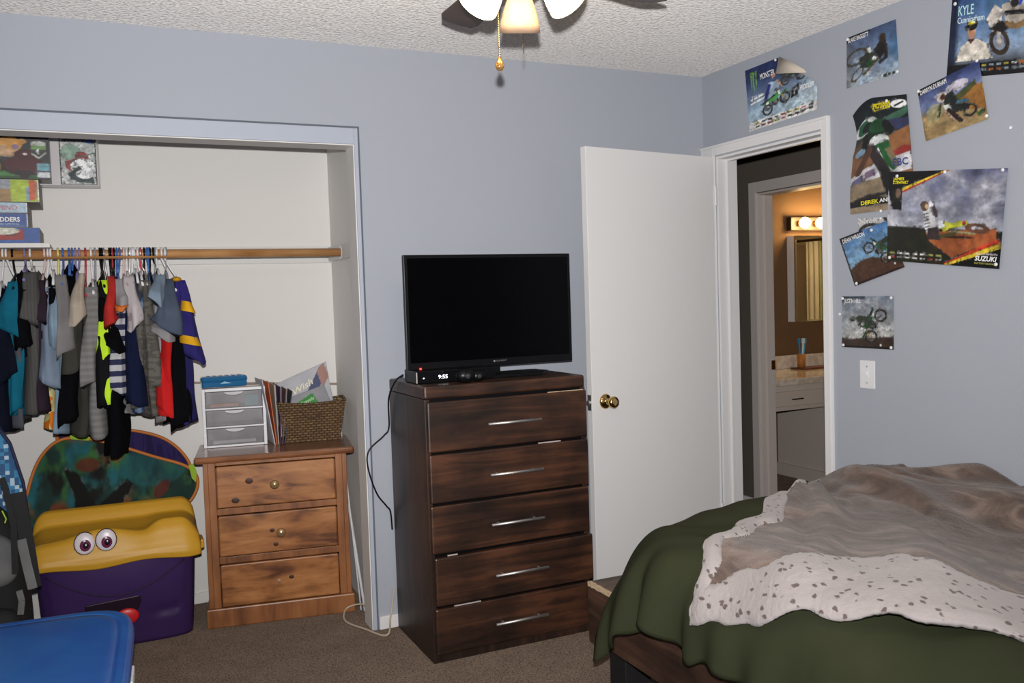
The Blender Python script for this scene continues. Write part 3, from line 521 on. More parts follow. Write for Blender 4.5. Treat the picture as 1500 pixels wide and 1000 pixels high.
text('JAMES',f6,.045,.095,.15,.032,(.93,.88,.15),P6,bold=.03); text('STEWART',f6,.045,.135,.19,.032,(.93,.88,.15),P6,bold=.03); text('SUZUKI',f6,.80,.93,.975,.05,W1,P6,bold=.03,shear=.15); text('ROCKSTARMAKITA',f6,.81,.87,.98,.02,W1,P6); text('FACTORY RACING',f6,.80,.965,.96,.018,(.8,.8,.4),P6)
# poster piece behind
c=Cv(60,40,(.80,.80,.80)); c.ring(.45,.9,.55,.16,(.1,.08,.1),rx=1.2); c.ell(.5,1.0,.3,.4,(.8,.5,.5)); c.poly([(.85,0),(1,0),(1,.4)],(.1,.1,.1))
P7,f7=poster([(1257,320),(1300,318),(1302,345),(1259,348)],.002,c,'white scrap of poster peeking out behind the tilted dark bordered poster')
# tilted small square low
c=Cv(130,130); c.grad((.22,.42,.66),(.50,.68,.80),0,.7); n=c.noise(5,51); c.mix(np.clip(n*3-1.6,0,1)*.5,(.75,.82,.88)); hl=.62+.10*np.abs(c.X-.5)-.08*np.sin(c.X*5); c.mix(np.clip((c.Y-hl)*40,0,1),(.30,.18,.11)); n=c.noise(10,52); c.mix(np.clip(n*3-1.5,0,1)*(c.Y>hl)*.6,(.42,.25,.14))
c.poly([(0,0),(.48,0),(.48,.06),(0,.13)],(.08,.08,.12)); c.poly([(0,0),(.03,0),(.03,1),(0,1)],(.1,.1,.12)); c.poly([(0,.96),(1,.96),(1,1),(0,1)],(.14,.08,.07)); c.bike(.70,.47,.38,.9,(.15,.35,.2),(.16,.2,.14),(.2,.3,.2),flip=1); c.ell(.86,.86,.02,.025,W1); c.fine(.05)
P8,f8=poster([(1231,350),(1303,322),(1327,391),(1254,419)],.006,c,'tilted dark bordered poster of a rider jumping nose down against blue sky')
text('DEAN WILSON',f8,.05,.12,.5,.085,W1,P8,bold=.02)
c=Cv(130,130); c.grad((.32,.38,.46),(.72,.72,.70),0,.75); n=c.noise(4,61); c.mix(np.clip(n*2.6-1,0,1)*.6,(.80,.81,.82)); c.mix(np.clip(.28-c.X,0,.3)*1.6,(.42,.46,.50)); hl=.80-.06*np.clip((c.X-.6)*4,0,1)+.02*np.sin(c.X*9); c.mix(np.clip((c.Y-hl)*40,0,1),(.24,.17,.13)); c.poly([(0,0),(.46,0),(.46,.05),(0,.12)],(.2,.25,.3))
c.bike(.56,.52,.42,-1.15,(.12,.28,.14),(.16,.19,.15),(.3,.36,.3),flip=-1); c.ell(.76,.93,.02,.025,W1); c.poly([(0,.96),(1,.96),(1,1),(0,1)],(.1,.08,.08)); c.fine(.05)
P9,f9=poster([(1234,434),(1310,433),(1310,512),(1234,508)],.003,c,'lowest square poster of a rider wheelieing a bike, above the light switch')
text('JUSTIN HILL',f9,.05,.13,.38,.085,W1,P9,bold=.02)
for x,y,b,l in [(1139,88,.012,'at the top of the curled blue poster above the doorway'),(1243,58,.006,'at the upper left of the cloud whip poster'),(1316,105,.006,'at the lower right of the cloud whip poster'),(1401,6,.006,'at the upper left of the large blue poster'),(1348,134,.010,'at the left corner of the poster tilted over the large blue one'),(1434,89,.010,'at the upper right of the poster tilted over the large blue one'),(1448,170,.010,'at the lower right of the poster tilted over the large blue one'),(1302,148,.012,'at the top of the tall green bike poster'),(1293,309,.010,'at the foot of the tall green bike poster'),(1388,252,.014,'at the top middle of the storm cloud poster'),(1473,249,.014,'at the upper right of the storm cloud poster'),(1318,258,.014,'at the upper left of the storm cloud poster'),(1307,377,.014,'at the lower left of the storm cloud poster'),(1463,387,.014,'at the lower right of the storm cloud poster'),(1279,337,.009,'at the top of the dark bordered jumping poster'),(1257,415,.009,'at the lower left of the dark bordered jumping poster'),(1236,437,.006,'at the upper left of the lowest poster'),(1307,436,.006,'at the upper right of the lowest poster'),(1237,505,.006,'at the lower left of the lowest poster'),(1307,509,.006,'at the lower right of the lowest poster'),(1231,460,.003,'alone on the wall left of the lowest poster'),(1481,187,.003,'alone on bare wall above the storm cloud poster')]:
    pin(x,y,'white push pin '+l,b)
# light switch
a=hit(1261,527,'x',0); b=hit(1283,570,'x',0)
sw=root('light_switch',(-.003,(a.y+b.y)/2,b.z),'white light switch plate on the wall right of the doorway','switch')
MB().box(-.007,-.0005,b.y,a.y,b.z,a.z).build('plate',WHITEP,sw,bevel=.0025)
ym=(a.y+b.y)/2; zm=(a.z+b.z)/2
MB().box(-.010,-.0072,ym-.006,ym+.006,zm-.013,zm+.013).box(-.016,-.010,ym-.003,ym+.003,zm,zm+.010).build('toggle',WHITEP,sw)
for dz in (-.032,.032): MB().cyl((-.0071,ym,zm+dz),(-.0088,ym,zm+dz),.003).build('screw',STEEL,sw)
# ------------------------------------------------------------------ tall dark dresser
DX0,DX1,DF,DT=-1.664,-.972,-.458,1.062
dr=root('tall_dresser',((DX0+DX1)/2,-.24,0),'tall dark stained five drawer dresser with the television on top','dresser')
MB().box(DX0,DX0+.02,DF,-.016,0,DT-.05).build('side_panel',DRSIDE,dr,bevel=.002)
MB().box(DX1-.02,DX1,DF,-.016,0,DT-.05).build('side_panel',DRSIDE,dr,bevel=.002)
MB().box(DX0,DX1,DF,-.016,DT-.0495,DT).build('top',DRS,dr,bevel=.008)
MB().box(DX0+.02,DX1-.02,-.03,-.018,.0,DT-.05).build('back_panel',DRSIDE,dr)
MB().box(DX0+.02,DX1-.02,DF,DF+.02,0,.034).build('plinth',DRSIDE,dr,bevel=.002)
MB().box(DX0+.021,DX1-.021,DF+.012,DF+.02,.034,DT-.05).build('inner_frame',BLACK,dr)
for i,(z0,z1,fx,ft) in enumerate([(.812,1.003,0,0),(.618,.803,.001,.002),(.424,.608,.0,.0),(.226,.412,.006,.010),(.037,.214,.004,.002)]):
    y0=DF-.020-ft
    d=MB().box(DX0+.004+fx,DX1-.004+fx,y0,DF-.001,z0,z1)
    d=d.build('drawer_front',DRS,dr,bevel=.006)
    zc=(z0+z1)/2-.003; xa,xb=(-1.424+fx,-1.197+fx)
    hd=MB().cyl((xa,y0-.026,zc),(xb,y0-.026,zc),.0058,n=12)
    for x in (xa+.035,xb-.035): hd.cyl((x,y0+.001,zc),(x,y0-.026,zc),.0045,n=8)
    hd.build('bar_handle',STEEL,d,smooth=True)
MB().box(-1.15,-.99,DF-.0195,DF-.012,1.0031,1.0055).build('bare_wood_strip',RAWW,dr)
def sliver(x0,x1,z): MB().box(x0,x1,DF-.019,DF-.014,z,z+.004).build('chipped_paint',mat('chip',(.5,.42,.4),.7),dr)
sliver(-1.60,-1.56,.4125); sliver(-1.58,-1.47,.2145); sliver(-1.20,-1.10,.8035)
# television
TY=-.25
tv=root('television',(-1.28,TY,DT),'black flat screen television standing on the tall dark dresser','television')
T0,T1,TZ0,TZ1=-1.657,-.910,1.107,1.567
MB().box(T0,T1,TY,TY+.022,TZ0,TZ1).box(T0+.12,T1-.12,TY+.022,TY+.055,TZ0+.05,TZ1-.10).build('housing',BLACK,tv,bevel=.003)
MB().box(T0+.014,T1-.014,TY-.0012,TY-.0003,TZ0+.030,TZ1-.014).build('screen',SCREEN,tv)
fT=lambda u,v,off=0: Vector((T0+(T1-T0)*u,TY-.002,TZ1-(TZ1-TZ0)*v))
tvh=tv
text('ELEMENT',fT,.515,.965,.58,.014,(.45,.45,.45),tv,name='logo')
MB().cyl((T0+(T1-T0)*.505,TY-.0005,TZ0+.019),(T0+(T1-T0)*.505,TY-.002,TZ0+.019),.004).build('logo_mark',STEEL,tv)
MB().ball((-1.604,TY-.006,1.112),.005).build('power_light',mat('red_led',(1,.05,.03),.3,emit=(1,.03,.03),es=6),tv,smooth=True)
MB().box(-1.33,-1.25,TY+.004,TY+.035,DT+.012,TZ0+.03).build('neck',BLACK,tv,bevel=.004)
MB().prism([(-1.47+.0,TY-.09),(-1.10,TY-.09),(-1.03,TY+.0),(-1.06,TY+.10),(-1.50,TY+.10),(-1.53,TY)],lambda a,b,d:(a,b,d),DT,DT+.012).build('stand',BLACK,tv,bevel=.003)
for y0,y1 in ((.42,.58),): pass
# cable box, turned slightly
cb0=hit(608,564,'z',DT); cb1=hit(592,552,'z',DT); cb2=hit(727,560,'z',DT)
ax=Vector((1,-.02,0)).normalized(); ay=Vector((.02,1,0)).normalized()
o_=Vector((cb0.x+.012,cb0.y+.02,DT)) ; bw_,bd_,bh_=.335,.15,.050
M=Matrix(((ax.x,ay.x,0,o_.x),(ax.y,ay.y,0,o_.y),(0,0,1,DT),(0,0,0,1)))
cbx=root('cable_box',(o_.x+.17,o_.y+.1,DT),'black cable box with glowing white digits, under the left of the television','cable box')
MB(M).box(0,bw_,0,bd_,0.002,bh_).build('case',BLACK,cbx,bevel=.003)
MB(M).box(.004,bw_-.004,-.0015,-.0002,.004,bh_-.004).build('front_panel',mat('gloss_black',(.005,.005,.006),.12),cbx)
fB=lambda u,v,off=0: M@Vector((bw_*u,-.0022,bh_*(1-v)))
LITE=mat('display_glow',(1,1,1),.4,emit=(.8,.9,1),es=2.0); INK[(9,9,9)]=LITE
text('9:55',fB,.27,.66,.385,.30,(9,9,9),cbx,name='display_digits',bold=.01)
text('▲',fB,.08,.6,.1,.1,(9,9,9),cbx,name='indicator')
MB(M).cyl((.03,-.003,.022),(.03,-.0015,.022),.0025).build('indicator',LITE,cbx)
MB(M).box(.0,.004,-.003,0,.004,bh_-.004).build('silver_edge',STEEL,cbx)
for k,(px,py,l) in enumerate([(683,556,'larger dark round gadget in front of the television, right of the cable box display'),(712,556,'smaller dark round gadget in front of the television neck')]):
    p=hit(px,py+5,'z',DT); g=root('round_gadget',(p.x,-.435,DT),l,'gadget','dark gadgets in front of the television')
    rr=.036 if k==0 else .028
    MB().ball((p.x,-.435+.02*k,DT+rr*.8),rr*1.1,rr*.7,rr*.8).build('body',BLACK,g,smooth=True)
    MB().cyl((p.x,-.435+.02*k-rr*.66,DT+rr*.8),(p.x,-.435+.02*k-rr*.78,DT+rr*.8),rr*.28).build('lens',mat('gadget_lens',(.05,.05,.06),.08),g,smooth=True)
# cords
def cord(name,pts,r,m,label,cat='cord'):
    P=[Vector(p) for p in pts]; out=[]
    for i in range(len(P)-1):
        a=P[max(i-1,0)];b=P[i];c_=P[i+1];d=P[min(i+2,len(P)-1)]
        for k in range(8):
            t=k/8; out.append(.5*((2*b)+(c_-a)*t+(2*a-5*b+4*c_-d)*t*t+(3*b-a-3*c_+d)*t**3))
    out.append(P[-1]); return tag(MB().tube(out,r,8).build(name,m,None,smooth=True),label,cat)
cord('power_cord',[(-1.66,-.20,1.09),(-1.675,-.14,1.06),(-1.681,-.06,.98),(-1.675,-.03,.86),(-1.70,-.03,.825),(-1.765,-.03,.77),(-1.772,-.03,.70),(-1.74,-.03,.59),(-1.70,-.03,.53),(-1.680,-.02,.50),(-1.672,-.009,.42)],.0035,BLACK,'black power cord looping down beside the tall dark dresser')
cord('floor_cable',[(-1.676,-.02,.17),(-1.70,-.03,.06),(-1.74,-.10,.008),(-1.80,.02,.006),(-1.85,.15,.008),(-1.82,.24,.03),(-1.76,.20,.05),(-1.74,.13,.03)],.004,mat('cream_cord',(.55,.45,.34),.5),'cream cable lying on the carpet at the closet corner','cable')  # ordinary cord lying on the carpet
WR=mat('white_metal_rod',(.75,.76,.78),.3)
tag(MB().cyl((-1.738,.235,.005),(-1.722,.70,.80),.006).build('curtain_rod',WR,None,smooth=True),'thicker white metal rod leaning in the closet corner right of the pine chest','rod')
tag(MB().cyl((-1.751,.255,.005),(-1.722,.62,.84),.0035).build('curtain_rod',WR,None,smooth=True),'thinner white metal rod leaning in the closet corner beside the thicker one','rod')
MB().ball((-.962,-.16,.79),.022,.03,.045).build('dark_side_lump',BLACK,dr,smooth=True)  # small dark lump at the dresser's right side
# ------------------------------------------------------------------ pine chest
a0=Vector((-2.395,.379,0)); a1=Vector((-1.772,.275,0)); ux=(a1-a0).normalized(); uy=Vector((-ux.y,ux.x,0)); PW=(a1-a0).length
M=Matrix(((ux.x,uy.x,0,a0.x),(ux.y,uy.y,0,a0.y),(0,0,1,0),(0,0,0,1)))
cx_=M@Vector((PW/2,.19,0))
pc=root('pine_chest',cx_,'honey pine three drawer chest standing in the closet','chest of drawers')
PH=.748; PD=.37
MB(M).box(.0,PW,-.012,PD,0,.085).build('base',PINES,pc,bevel=.006)
MB(M).box(.012,.032,.0,PD,.085,PH-.028).build('side_panel',PINES,pc,bevel=.002); MB(M).box(PW-.032,PW-.012,0,PD,.085,PH-.028).build('side_panel',PINES,pc,bevel=.002)
MB(M).box(.032,.062,.0,.02,.085,PH-.028).box(PW-.062,PW-.032,.0,.02,.085,PH-.028).box(.062,PW-.062,.0,.02,.275,.305).box(.062,PW-.062,.0,.02,.488,.516).box(.062,PW-.062,.0,.02,PH-.045,PH-.028).box(.032,PW-.032,PD-.01,PD,.085,PH-.028).build('face_frame',PINES,pc,bevel=.002)
MB(M).box(-.022,PW+.022,-.03,PD+.0,PH-.028,PH).build('top',wood('pine_top',(.10,.032,.012),(.20,.070,.025),(.30,.115,.04),'x',.22,.9,coat=.4),pc,bevel=.010)
for i,(z0,z1) in enumerate([(.085,.275),(.305,.488),(.516,.703)]):
    d=MB(M).box(.066,PW-.066,-.008,.018,z0+.004,z1-.004).build('drawer_front',PINE,pc,bevel=.005)
    zc=(z0+z1)/2; xc=PW/2-.01+(0,.006,0)[i]
    if i==0:
        MB(M).cyl((xc,-.008,zc),(xc,-.014,zc),.009,n=14).build('knob_peg',mat('peg_wood',(.45,.28,.18),.5),d,smooth=True)
    else:
        q=(M.to_3x3()@Vector((0,-1,0))).to_track_quat('Z','Y').to_matrix().to_4x4()
        MB().lathe([(.008,0),(.008,.012),(.018,.020),(.020,.026),(.014,.032),(0,.034)],Matrix.Translation(M@Vector((xc+(.012 if i==1 else 0),-.008,zc)))@q,n=20,caps=False).build('knob',mat('worn_brass_knob',(.45,.30,.15),.3,metal=.6),d,smooth=True)
    kn=MB(M)
    for k in range([1,2,2][i]):
        kx,kz=[[(.36,zc+.01)],[(xc-.025,zc+.008),(xc-.012,zc-.055)],[(.14,zc-.06),(.20,zc+.02)]][i][k]
        kn.ball((kx,-.0079,kz),.011+.006*(i==2),.0012,.009+.004*(i==2),n=14,m=6)
    kn.build('wood_knot',mat('dark_knot',(.05,.016,.008),.5),d,smooth=True)
# clear three-drawer box on the chest
def frame(p0,p1,z):
    a=Vector((p0[0],p0[1],0)); b=Vector((p1[0],p1[1],0)); u=(b-a).normalized(); v=Vector((-u.y,u.x,0)); return Matrix(((u.x,v.x,0,a.x),(u.y,v.y,0,a.y),(0,0,1,z),(0,0,0,1))),(b-a).length
SZ=PH+.001
s0=hit(299,657,'z',SZ); s1=hit(392,650,'z',SZ)
M,SW=frame(s0,(s1.x,s1.y-.0),SZ); sd=root('drawer_tower',M@Vector((SW/2,.08,0)),'white plastic tower with three clear drawers on the pine chest','storage drawers')
SH=.268; SDp=.165
HAZE=mat('cloudy_plastic',(.40,.39,.41),.35,alpha=.38,var=(9,(.30,.29,.31),.4,.6))
MB(M).box(0,.014,0,SDp,0,SH).box(SW-.014,SW,0,SDp,0,SH).box(.014,SW-.014,0,SDp,SH-.014,SH).box(.014,SW-.014,0,SDp,0,.010).box(.014,SW-.014,0,SDp,.087,.095).box(.014,SW-.014,0,SDp,.170,.178).build('frame',WHITEP,sd,bevel=.002)
MB(M).box(.014,SW-.014,SDp-.004,SDp,.01,SH-.014).build('back',HAZE,sd)
for i,(z0,z1) in enumerate([(.012,.085),(.097,.168),(.180,SH-.016)]):
    dd=MB(M).box(.017,SW-.017,.001,.004,z0,z1).box(.017,SW-.017,.004,SDp-.01,z0,z0+.003).build('clear_drawer',HAZE,sd)
    MB(M).grid(lambda u,v:(SW*.5+(u-.5)*.085,-.004-.012*math.sin(PI*u)*v,z1-.003-.011*(v)*math.sin(PI*u)**.5),12,3).build('pull',WHITEP,dd,solid=.003)
tag(MB(M).box(.035,SW-.12,.0062,.05,.184,.197).build('orange_pack',mat('orange_paper',(.85,.33,.14),.6),None),'orange packet inside the top clear drawer of the plastic tower','packet')
tag(MB(M).box(SW-.09,SW-.035,.008,.05,.184,.232).build('teal_pack',mat('teal_card',(.12,.42,.45),.6),None),'teal packet at the right of the top clear drawer','packet')
tag(MB(M).box(.04,SW-.05,.008,.10,.016,.030).build('white_pack',WHITEP,None),'pale packet lying in the bottom clear drawer','packet')
tag(MB(M@Matrix.Translation((.14,.10,SH+.0015))).box(-.13,.12,-.07,.06,0,.004).build('paper_sheet',mat('grey_paper',(.5,.45,.4),.8),None),'loose papers under the blue pencil case on the plastic tower','paper')
bp=hit(331,567,'z',SZ+SH+.0065); Mb=Matrix.Translation((bp.x-.002,bp.y+.052,SZ+SH+.0065))@Matrix.Rotation(-.02,4,'Z')
pb=root('pencil_case',Mb@Vector((0,0,0)),'translucent blue plastic pencil case lying on the plastic tower','pencil case')
BLUT=mat('clear_blue_plastic',(.015,.13,.30),.15,coat=.5)
MB(Mb).box(-.098,.098,-.035,.035,0,.026).build('case',BLUT,pb,bevel=.006)
ll=MB(Mb).box(-.101,.101,-.038,.038,.022,.050).build('lid',BLUT,pb,bevel=.012)
rb=MB(Mb)
for k in range(6): rb.box(-.075+k*.027,-.06+k*.027,-.025,.025,.0502,.0525)
rb.build('ribs',BLUT,ll,bevel=.001)
MB(Mb).prism([(-.02,.016),(.03,.016),(.0,.026)],lambda a,b,d:(a,d,b),-.039,-.037).build('clasp',mat('pale_blue',(.25,.50,.65),.3),pb)
# folders
FC=[((.55,.55,.58),'grey'),((.60,.14,.05),'orange red'),((.45,.40,.32),'tan'),((.10,.05,.10),'dark purple'),((.18,.10,.09),'maroon'),((.06,.06,.07),'black')]
for k,(cc,nm) in enumerate(FC):
    xb=hit(396+3.2*k,648,'z',SZ); x=-2.055+k*.0085; 
    M=Matrix.Translation((x,.52,SZ))
    t0=.018*k-.045
    fb=MB().add([(x,.50,SZ),(x+.004,.50,SZ),(x+.004,.70,SZ),(x,.70,SZ),(x+t0,.50,SZ+.30-.012*k),(x+t0+.004,.50,SZ+.30-.012*k),(x+t0+.004,.70,SZ+.30-.01*k),(x+t0,.70,SZ+.30-.01*k)],[(3,2,1,0),(4,5,6,7),(0,1,5,4),(1,2,6,5),(2,3,7,6),(3,0,4,7)])
    tag(fb.build('folder',mat('folder_'+str(k),cc,.6),None,bevel=.001),nm+' folder standing between the plastic tower and the wicker basket','folder','folders on the pine chest')
# basket
b0=hit(415,647,'z',SZ); b1=hit(495,642,'z',SZ); M,BW=frame((b0.x+.004,b0.y-.05),(b1.x,b1.y-.035),SZ)
bk=root('wicker_basket',M@Vector((BW/2,.08,0)),'brown woven wicker basket full of papers on the pine chest','basket')
def weave():
    m,N,L,B=newmat('woven_wicker'); tc=N.new('ShaderNodeTexCoord'); br=N.new('ShaderNodeTexBrick'); mp=N.new('ShaderNodeMapping'); mp.inputs['Rotation'].default_value=(PI/2,0,0); L.new(tc.outputs['Object'],mp.inputs[0]); L.new(mp.outputs[0],br.inputs['Vector'])
    br.inputs['Scale'].default_value=1; br.inputs['Brick Width'].default_value=.024; br.inputs['Row Height'].default_value=.0115; br.inputs['Mortar Size'].default_value=.0035; br.inputs['Mortar Smooth'].default_value=1
    br.inputs['Color1'].default_value=(.20,.115,.045,1); br.inputs['Color2'].default_value=(.12,.065,.024,1); br.inputs['Mortar'].default_value=(.055,.028,.010,1)
    L.new(br.outputs['Color'],B.inputs['Base Color']); B.inputs['Roughness'].default_value=.55
    b=N.new('ShaderNodeBump'); b.invert=True; b.inputs['Strength'].default_value=.8; b.inputs['Distance'].default_value=.004; L.new(br.outputs['Fac'],b.inputs['Height']); L.new(b.outputs['Normal'],B.inputs['Normal']); return m
WV=weave()
BHh=.178; sp=.030
def bpt(u,v):   # rounded rectangle, flaring upward
    e=sp*v; L_=BW+2*e; D_=.11+2*e; per=[(0,0),(L_,0),(L_,D_),(0,D_)]; s=u*4; i=int(s)%4; t=s-int(s); a=per[i]; b=per[(i+1)%4]
    if i%2==0: zc=BHh*v+.012*v*(4*(t-.5)**2)
    else: zc=BHh*v+.012*v
    return Vector((a[0]*(1-t)+b[0]*t-e,a[1]*(1-t)+b[1]*t-e,zc))
MB(M).grid(bpt,64,14,closed=True).add([(0,0,.001),(BW,0,.001),(BW,.11,.001),(0,.11,.001)],[(0,1,2,3)]).build('woven_body',WV,bk,solid=.006)
rim=[bpt(u/64,1) for u in range(65)]; MB(M).tube(rim,.006,8).build('rim',WV,bk,smooth=True)
MB(M).tube([Vector((BW*.5+.052*math.cos(a),-sp*.65-.006+.0*a,BHh*.95+.05*math.sin(a)*1.15)) for a in [PI+PI*k/16 for k in range(17)]],.0035,8).build('handle',mat('dark_handle',(.05,.028,.012),.5),bk,smooth=True)
# papers in the basket
def leaf_(px4,y,cv,label,fnm,dy=0,lean=.06):
    P=[hit(x,yy,'y',y) for x,yy in px4]
    def fn(u,v,off=0):
        p=(P[0]*(1-u)+P[1]*u)*(1-v)+(P[3]*(1-u)+P[2]*u)*v; return Vector((p.x,y+lean*(1-v)-off+.01*math.sin(u*5),p.z))
    o=sheet(fnm,cv,lambda u,v:fn(u,v),CARD,None); o.modifiers.new('s','SOLIDIFY').thickness=.0015; tag(o,label,'paper','papers in the basket'); return o,fn
c=Cv(60,60,(.72,.72,.74)); n=c.noise(4,71); c.mix(n*.5,(.55,.56,.60)); c.poly([(0,.62),(.55,.50),(.85,.05),(.95,.0),(.9,.35),(.6,.62),(0,.82)],(.13,.20,.38)); c.poly([(.8,.1),(.95,0),(1,.3),(.86,.5)],(.62,.45,.40))
o,fn=leaf_([(404,566),(481,530),(490,600),(408,622)],.55,c,'curved white and navy page sticking out at the back of the basket','page'); text('I Wish',fn,.24,.47,.70,.15,(.9,.88,.75),o,bold=.01,vslope=-.14,name='lettering',off=.003)
c=Cv(60,60,(.50,.50,.52)); n=c.noise(5,72); c.mix(n*.6,(.66,.66,.68)); c.poly([(.20,.32),(.74,.10),(.80,.46),(.26,.66)],(.12,.50,.12)); c.ell(.34,.50,.11,.09,(.9,.75,.08))
o,fn=leaf_([(404,594),(478,564),(494,612),(412,640)],.515,c,'crumpled clear bag with a green and yellow label in the basket','bag'); text('Crayola',fn,.48,.34,.74,.10,(.85,.95,.8),o,vslope=-.06,off=.003)
c=Cv(30,30,(.58,.58,.60)); o,fn=leaf_([(400,560),(415,573),(420,620),(408,620)],.56,c,'grey folded paper at the left of the basket','page')
tag(MB().tube([hit(409,562,'y',.62),hit(404,580,'y',.6),hit(400,640,'y',.58)],.004,8).build('cable_loop',BLACK,None),'black strap behind the folders on the pine chest','strap')
# tie rod on closet wall behind
tag(MB().cyl(hit(258,560,'y',CB-.012),hit(497,562,'y',CB-.012),.005).build('wall_rod',mat('dull_brown_rod',(.45,.36,.28),.5),None,smooth=True),'thin tan rod fixed along the closet wall behind the chest','rod')
# ------------------------------------------------------------------ game boxes on the closet shelf
BY=.412
def zat(py): return hit(20,py,'y',BY).z
def xat(px,py=300): return hit(px,py,'y',BY).x
def gbox(name,label,z0,z1,xr,cv,side,texts=(),y0=BY,dep=.30,xl=-3.40):
    r=root(name,((xl+xr)/2,y0+dep/2,z0),label,'box')
    MB().box(xl,xr,y0,y0+dep,z0+.0006,z1-.0006).build('carton',side,r,bevel=.0015)
    fn=lambda u,v,off=0: Vector((xl+(xr-xl)*u,y0-.001-off,z1-.002-(z1-z0-.004)*v))
    cv.photo(len(label),.6); sheet('printed_front',cv,lambda u,v:fn(u,v),CARD,r)
    for t in texts: text(t[0],fn,*t[1:6],r,**(t[6] if len(t)>6 else {}))
    return r,fn
KRA=mat('grey_carton',(.34,.32,.31),.8); DKC=mat('dark_carton',(.10,.09,.09),.5,coat=.2)
Z0=1.655; Z1=zat(333); Z2=zat(312); Z3=zat(296); Z4=zat(262); Z5=zat(197)
XL_=-3.40
def U(px,xr): return (xat(px)-XL_)/(xr-XL_)
xr=xat(56); c=Cv(150,40,(.03,.28,.62)); u=lambda q: U(q,xr)
c.poly([(0,.1),(u(33),.08),(u(33),.78),(0,.75)],(.62,.06,.07)); c.poly([(u(8),.1),(u(20),.08),(u(20),.5),(u(6),.5)],(.25,.04,.05)); c.ell(u(1),.2,.5,.25,(.8,.8,.72)); c.poly([(0,.78),(u(34),.80),(u(30),.9),(0,.98)],(.05,.32,.68))
gbox('game_box','blue and red game box at the bottom of the stack on the closet shelf',Z0+.006,Z1,xr,c,KRA)
tag(MB().box(-3.38,xat(52),BY-.008,BY+.25,Z0,Z0+.0055).build('folded_board',mat('maroon_card',(.20,.02,.03),.6),None),'thin maroon folded game board under the stacked boxes','board game')
xr=xat(39.5); u=lambda q: U(q,xr)
c=Cv(150,34,(.14,.28,.58)); c.mix((c.Y>.86)*.5,(.4,.5,.7)); c.mix((c.X>u(38.3))*1.,(.75,.78,.85)); 
gbox('game_box','mid blue board game box, second from the bottom of the closet stack',Z1,Z2,xr,c,KRA,[('& LADDERS',u(-22),.60,u(28),.34,(.88,.88,.86),dict(bold=.03)),('BOARD GAME FOR ALL',u(-6),.84,u(27),.13,(.75,.80,.88))])
c=Cv(150,30,(.62,.74,.82)); c.mix((c.X>u(38.3))*1.,(.9,.9,.9))
gbox('game_box','pale blue box with dotted red lettering, third up in the closet stack',Z2,Z3,xr,c,KRA,[('DOMINO',u(-22),.75,u(25),.52,(.72,.36,.38),dict(bold=.0))])
xr=xat(58); u=lambda q: U(q,xr)
c=Cv(170,60,(.66,.76,.16)); c.ell(u(3),.45,.9,.7,(.62,.50,.32)); c.ell(u(9),.2,.25,.25,(.55,.58,.62)); c.mix((c.X<u(17))*(c.Y>.42)*.4,(.65,.48,.25)); c.mix((c.X>u(17))*(c.X<u(44))*1.,(.66,.76,.16)); c.poly([(u(44.5),.02),(u(53),.02),(u(52),.94),(u(44.5),.92)],(.82,.32,.14)); c.poly([(u(39.5),.32),(u(44),.32),(u(44),.95),(u(39.5),.95)],(.45,.62,.78)); c.mix((c.X>u(56.5))*1.,(.9,.92,.85))
gbox('game_box','yellow green box with an orange stripe under the big dark toy box',Z3,Z4,xr,c,KRA)
xr=xat(76.5); u=lambda q: U(q,xr)
c=Cv(200,110,(.17,.17,.19)); n=c.noise(5,81); c.mix(n*.3,(.24,.24,.28)); vv=lambda py:(py-199)/63
c.poly([(0,vv(242)),(u(18),vv(240)),(u(58),vv(250)),(u(58),vv(262)),(0,vv(262))],(.22,.50,.20)); c.mix((c.Y>.94)*(c.X<u(58))*1.,(.12,.30,.12))
for q,py,r_ in ((5,212,.12),(18,208,.13),(14,222,.16),(25,215,.10),(36,208,.07),(31,213,.06)): c.ell(u(q),vv(py),r_,r_*.9,(.85,.58,.20) if py!=222 else (.80,.62,.45))
c.line(u(22),vv(218),u(38),vv(206),.07,(.86,.58,.18)); c.ell(u(27),vv(216),.05,.06,(.55,.45,.55))
c.ell(u(40),vv(244),.30,.22,(.08,.02,.03)); c.ell(u(39),vv(242),.27,.19,(.30,.03,.06)); c.ell(u(41),vv(227),.14,.12,(.28,.03,.05)); c.ell(u(41),vv(226),.03,.03,(.9,.85,.85)); c.poly([(u(25),vv(250)),(u(38),vv(268)),(u(52),vv(250))],(.12,.03,.04))
c.poly([(0,vv(232)),(u(6),vv(232)),(u(9),vv(252)),(0,vv(252))],(.10,.08,.04)); c.poly([(0,vv(233)),(u(3),vv(233)),(u(5),vv(250)),(0,vv(250))],(.65,.48,.10))
c.poly([(u(50),vv(208)),(u(61),vv(206)),(u(72),vv(208)),(u(72),vv(224)),(u(61),vv(233)),(u(50),vv(226))],(.72,.74,.70)); c.poly([(u(50),vv(213)),(u(72),vv(213)),(u(72),vv(219)),(u(50),vv(219))],(.42,.58,.30)); c.poly([(u(50),vv(219)),(u(72),vv(219)),(u(72),vv(222)),(u(61),vv(230)),(u(50),vv(223))],(.22,.24,.22)); c.poly([(u(57),vv(221)),(u(61),vv(217)),(u(61),vv(226)),(u(57),vv(223))],(.9,.9,.9))
c.poly([(u(57.5),vv(239)),(u(75.5),vv(239)),(u(75.5),vv(250)),(u(57.5),vv(250))],(.40,.66,.72)); c.poly([(u(57.5),vv(252)),(u(75.5),vv(252)),(u(75.5),vv(260)),(u(57.5),vv(260))],(.78,.80,.82)); c.line(u(58),vv(251),u(75),vv(251),.02,(.3,.25,.4))
gbox('toy_box_carton','big dark toy box picturing orange and maroon toys, topmost at the left of the closet',Z4,Z5,xr,c,DKC,dep=.12)
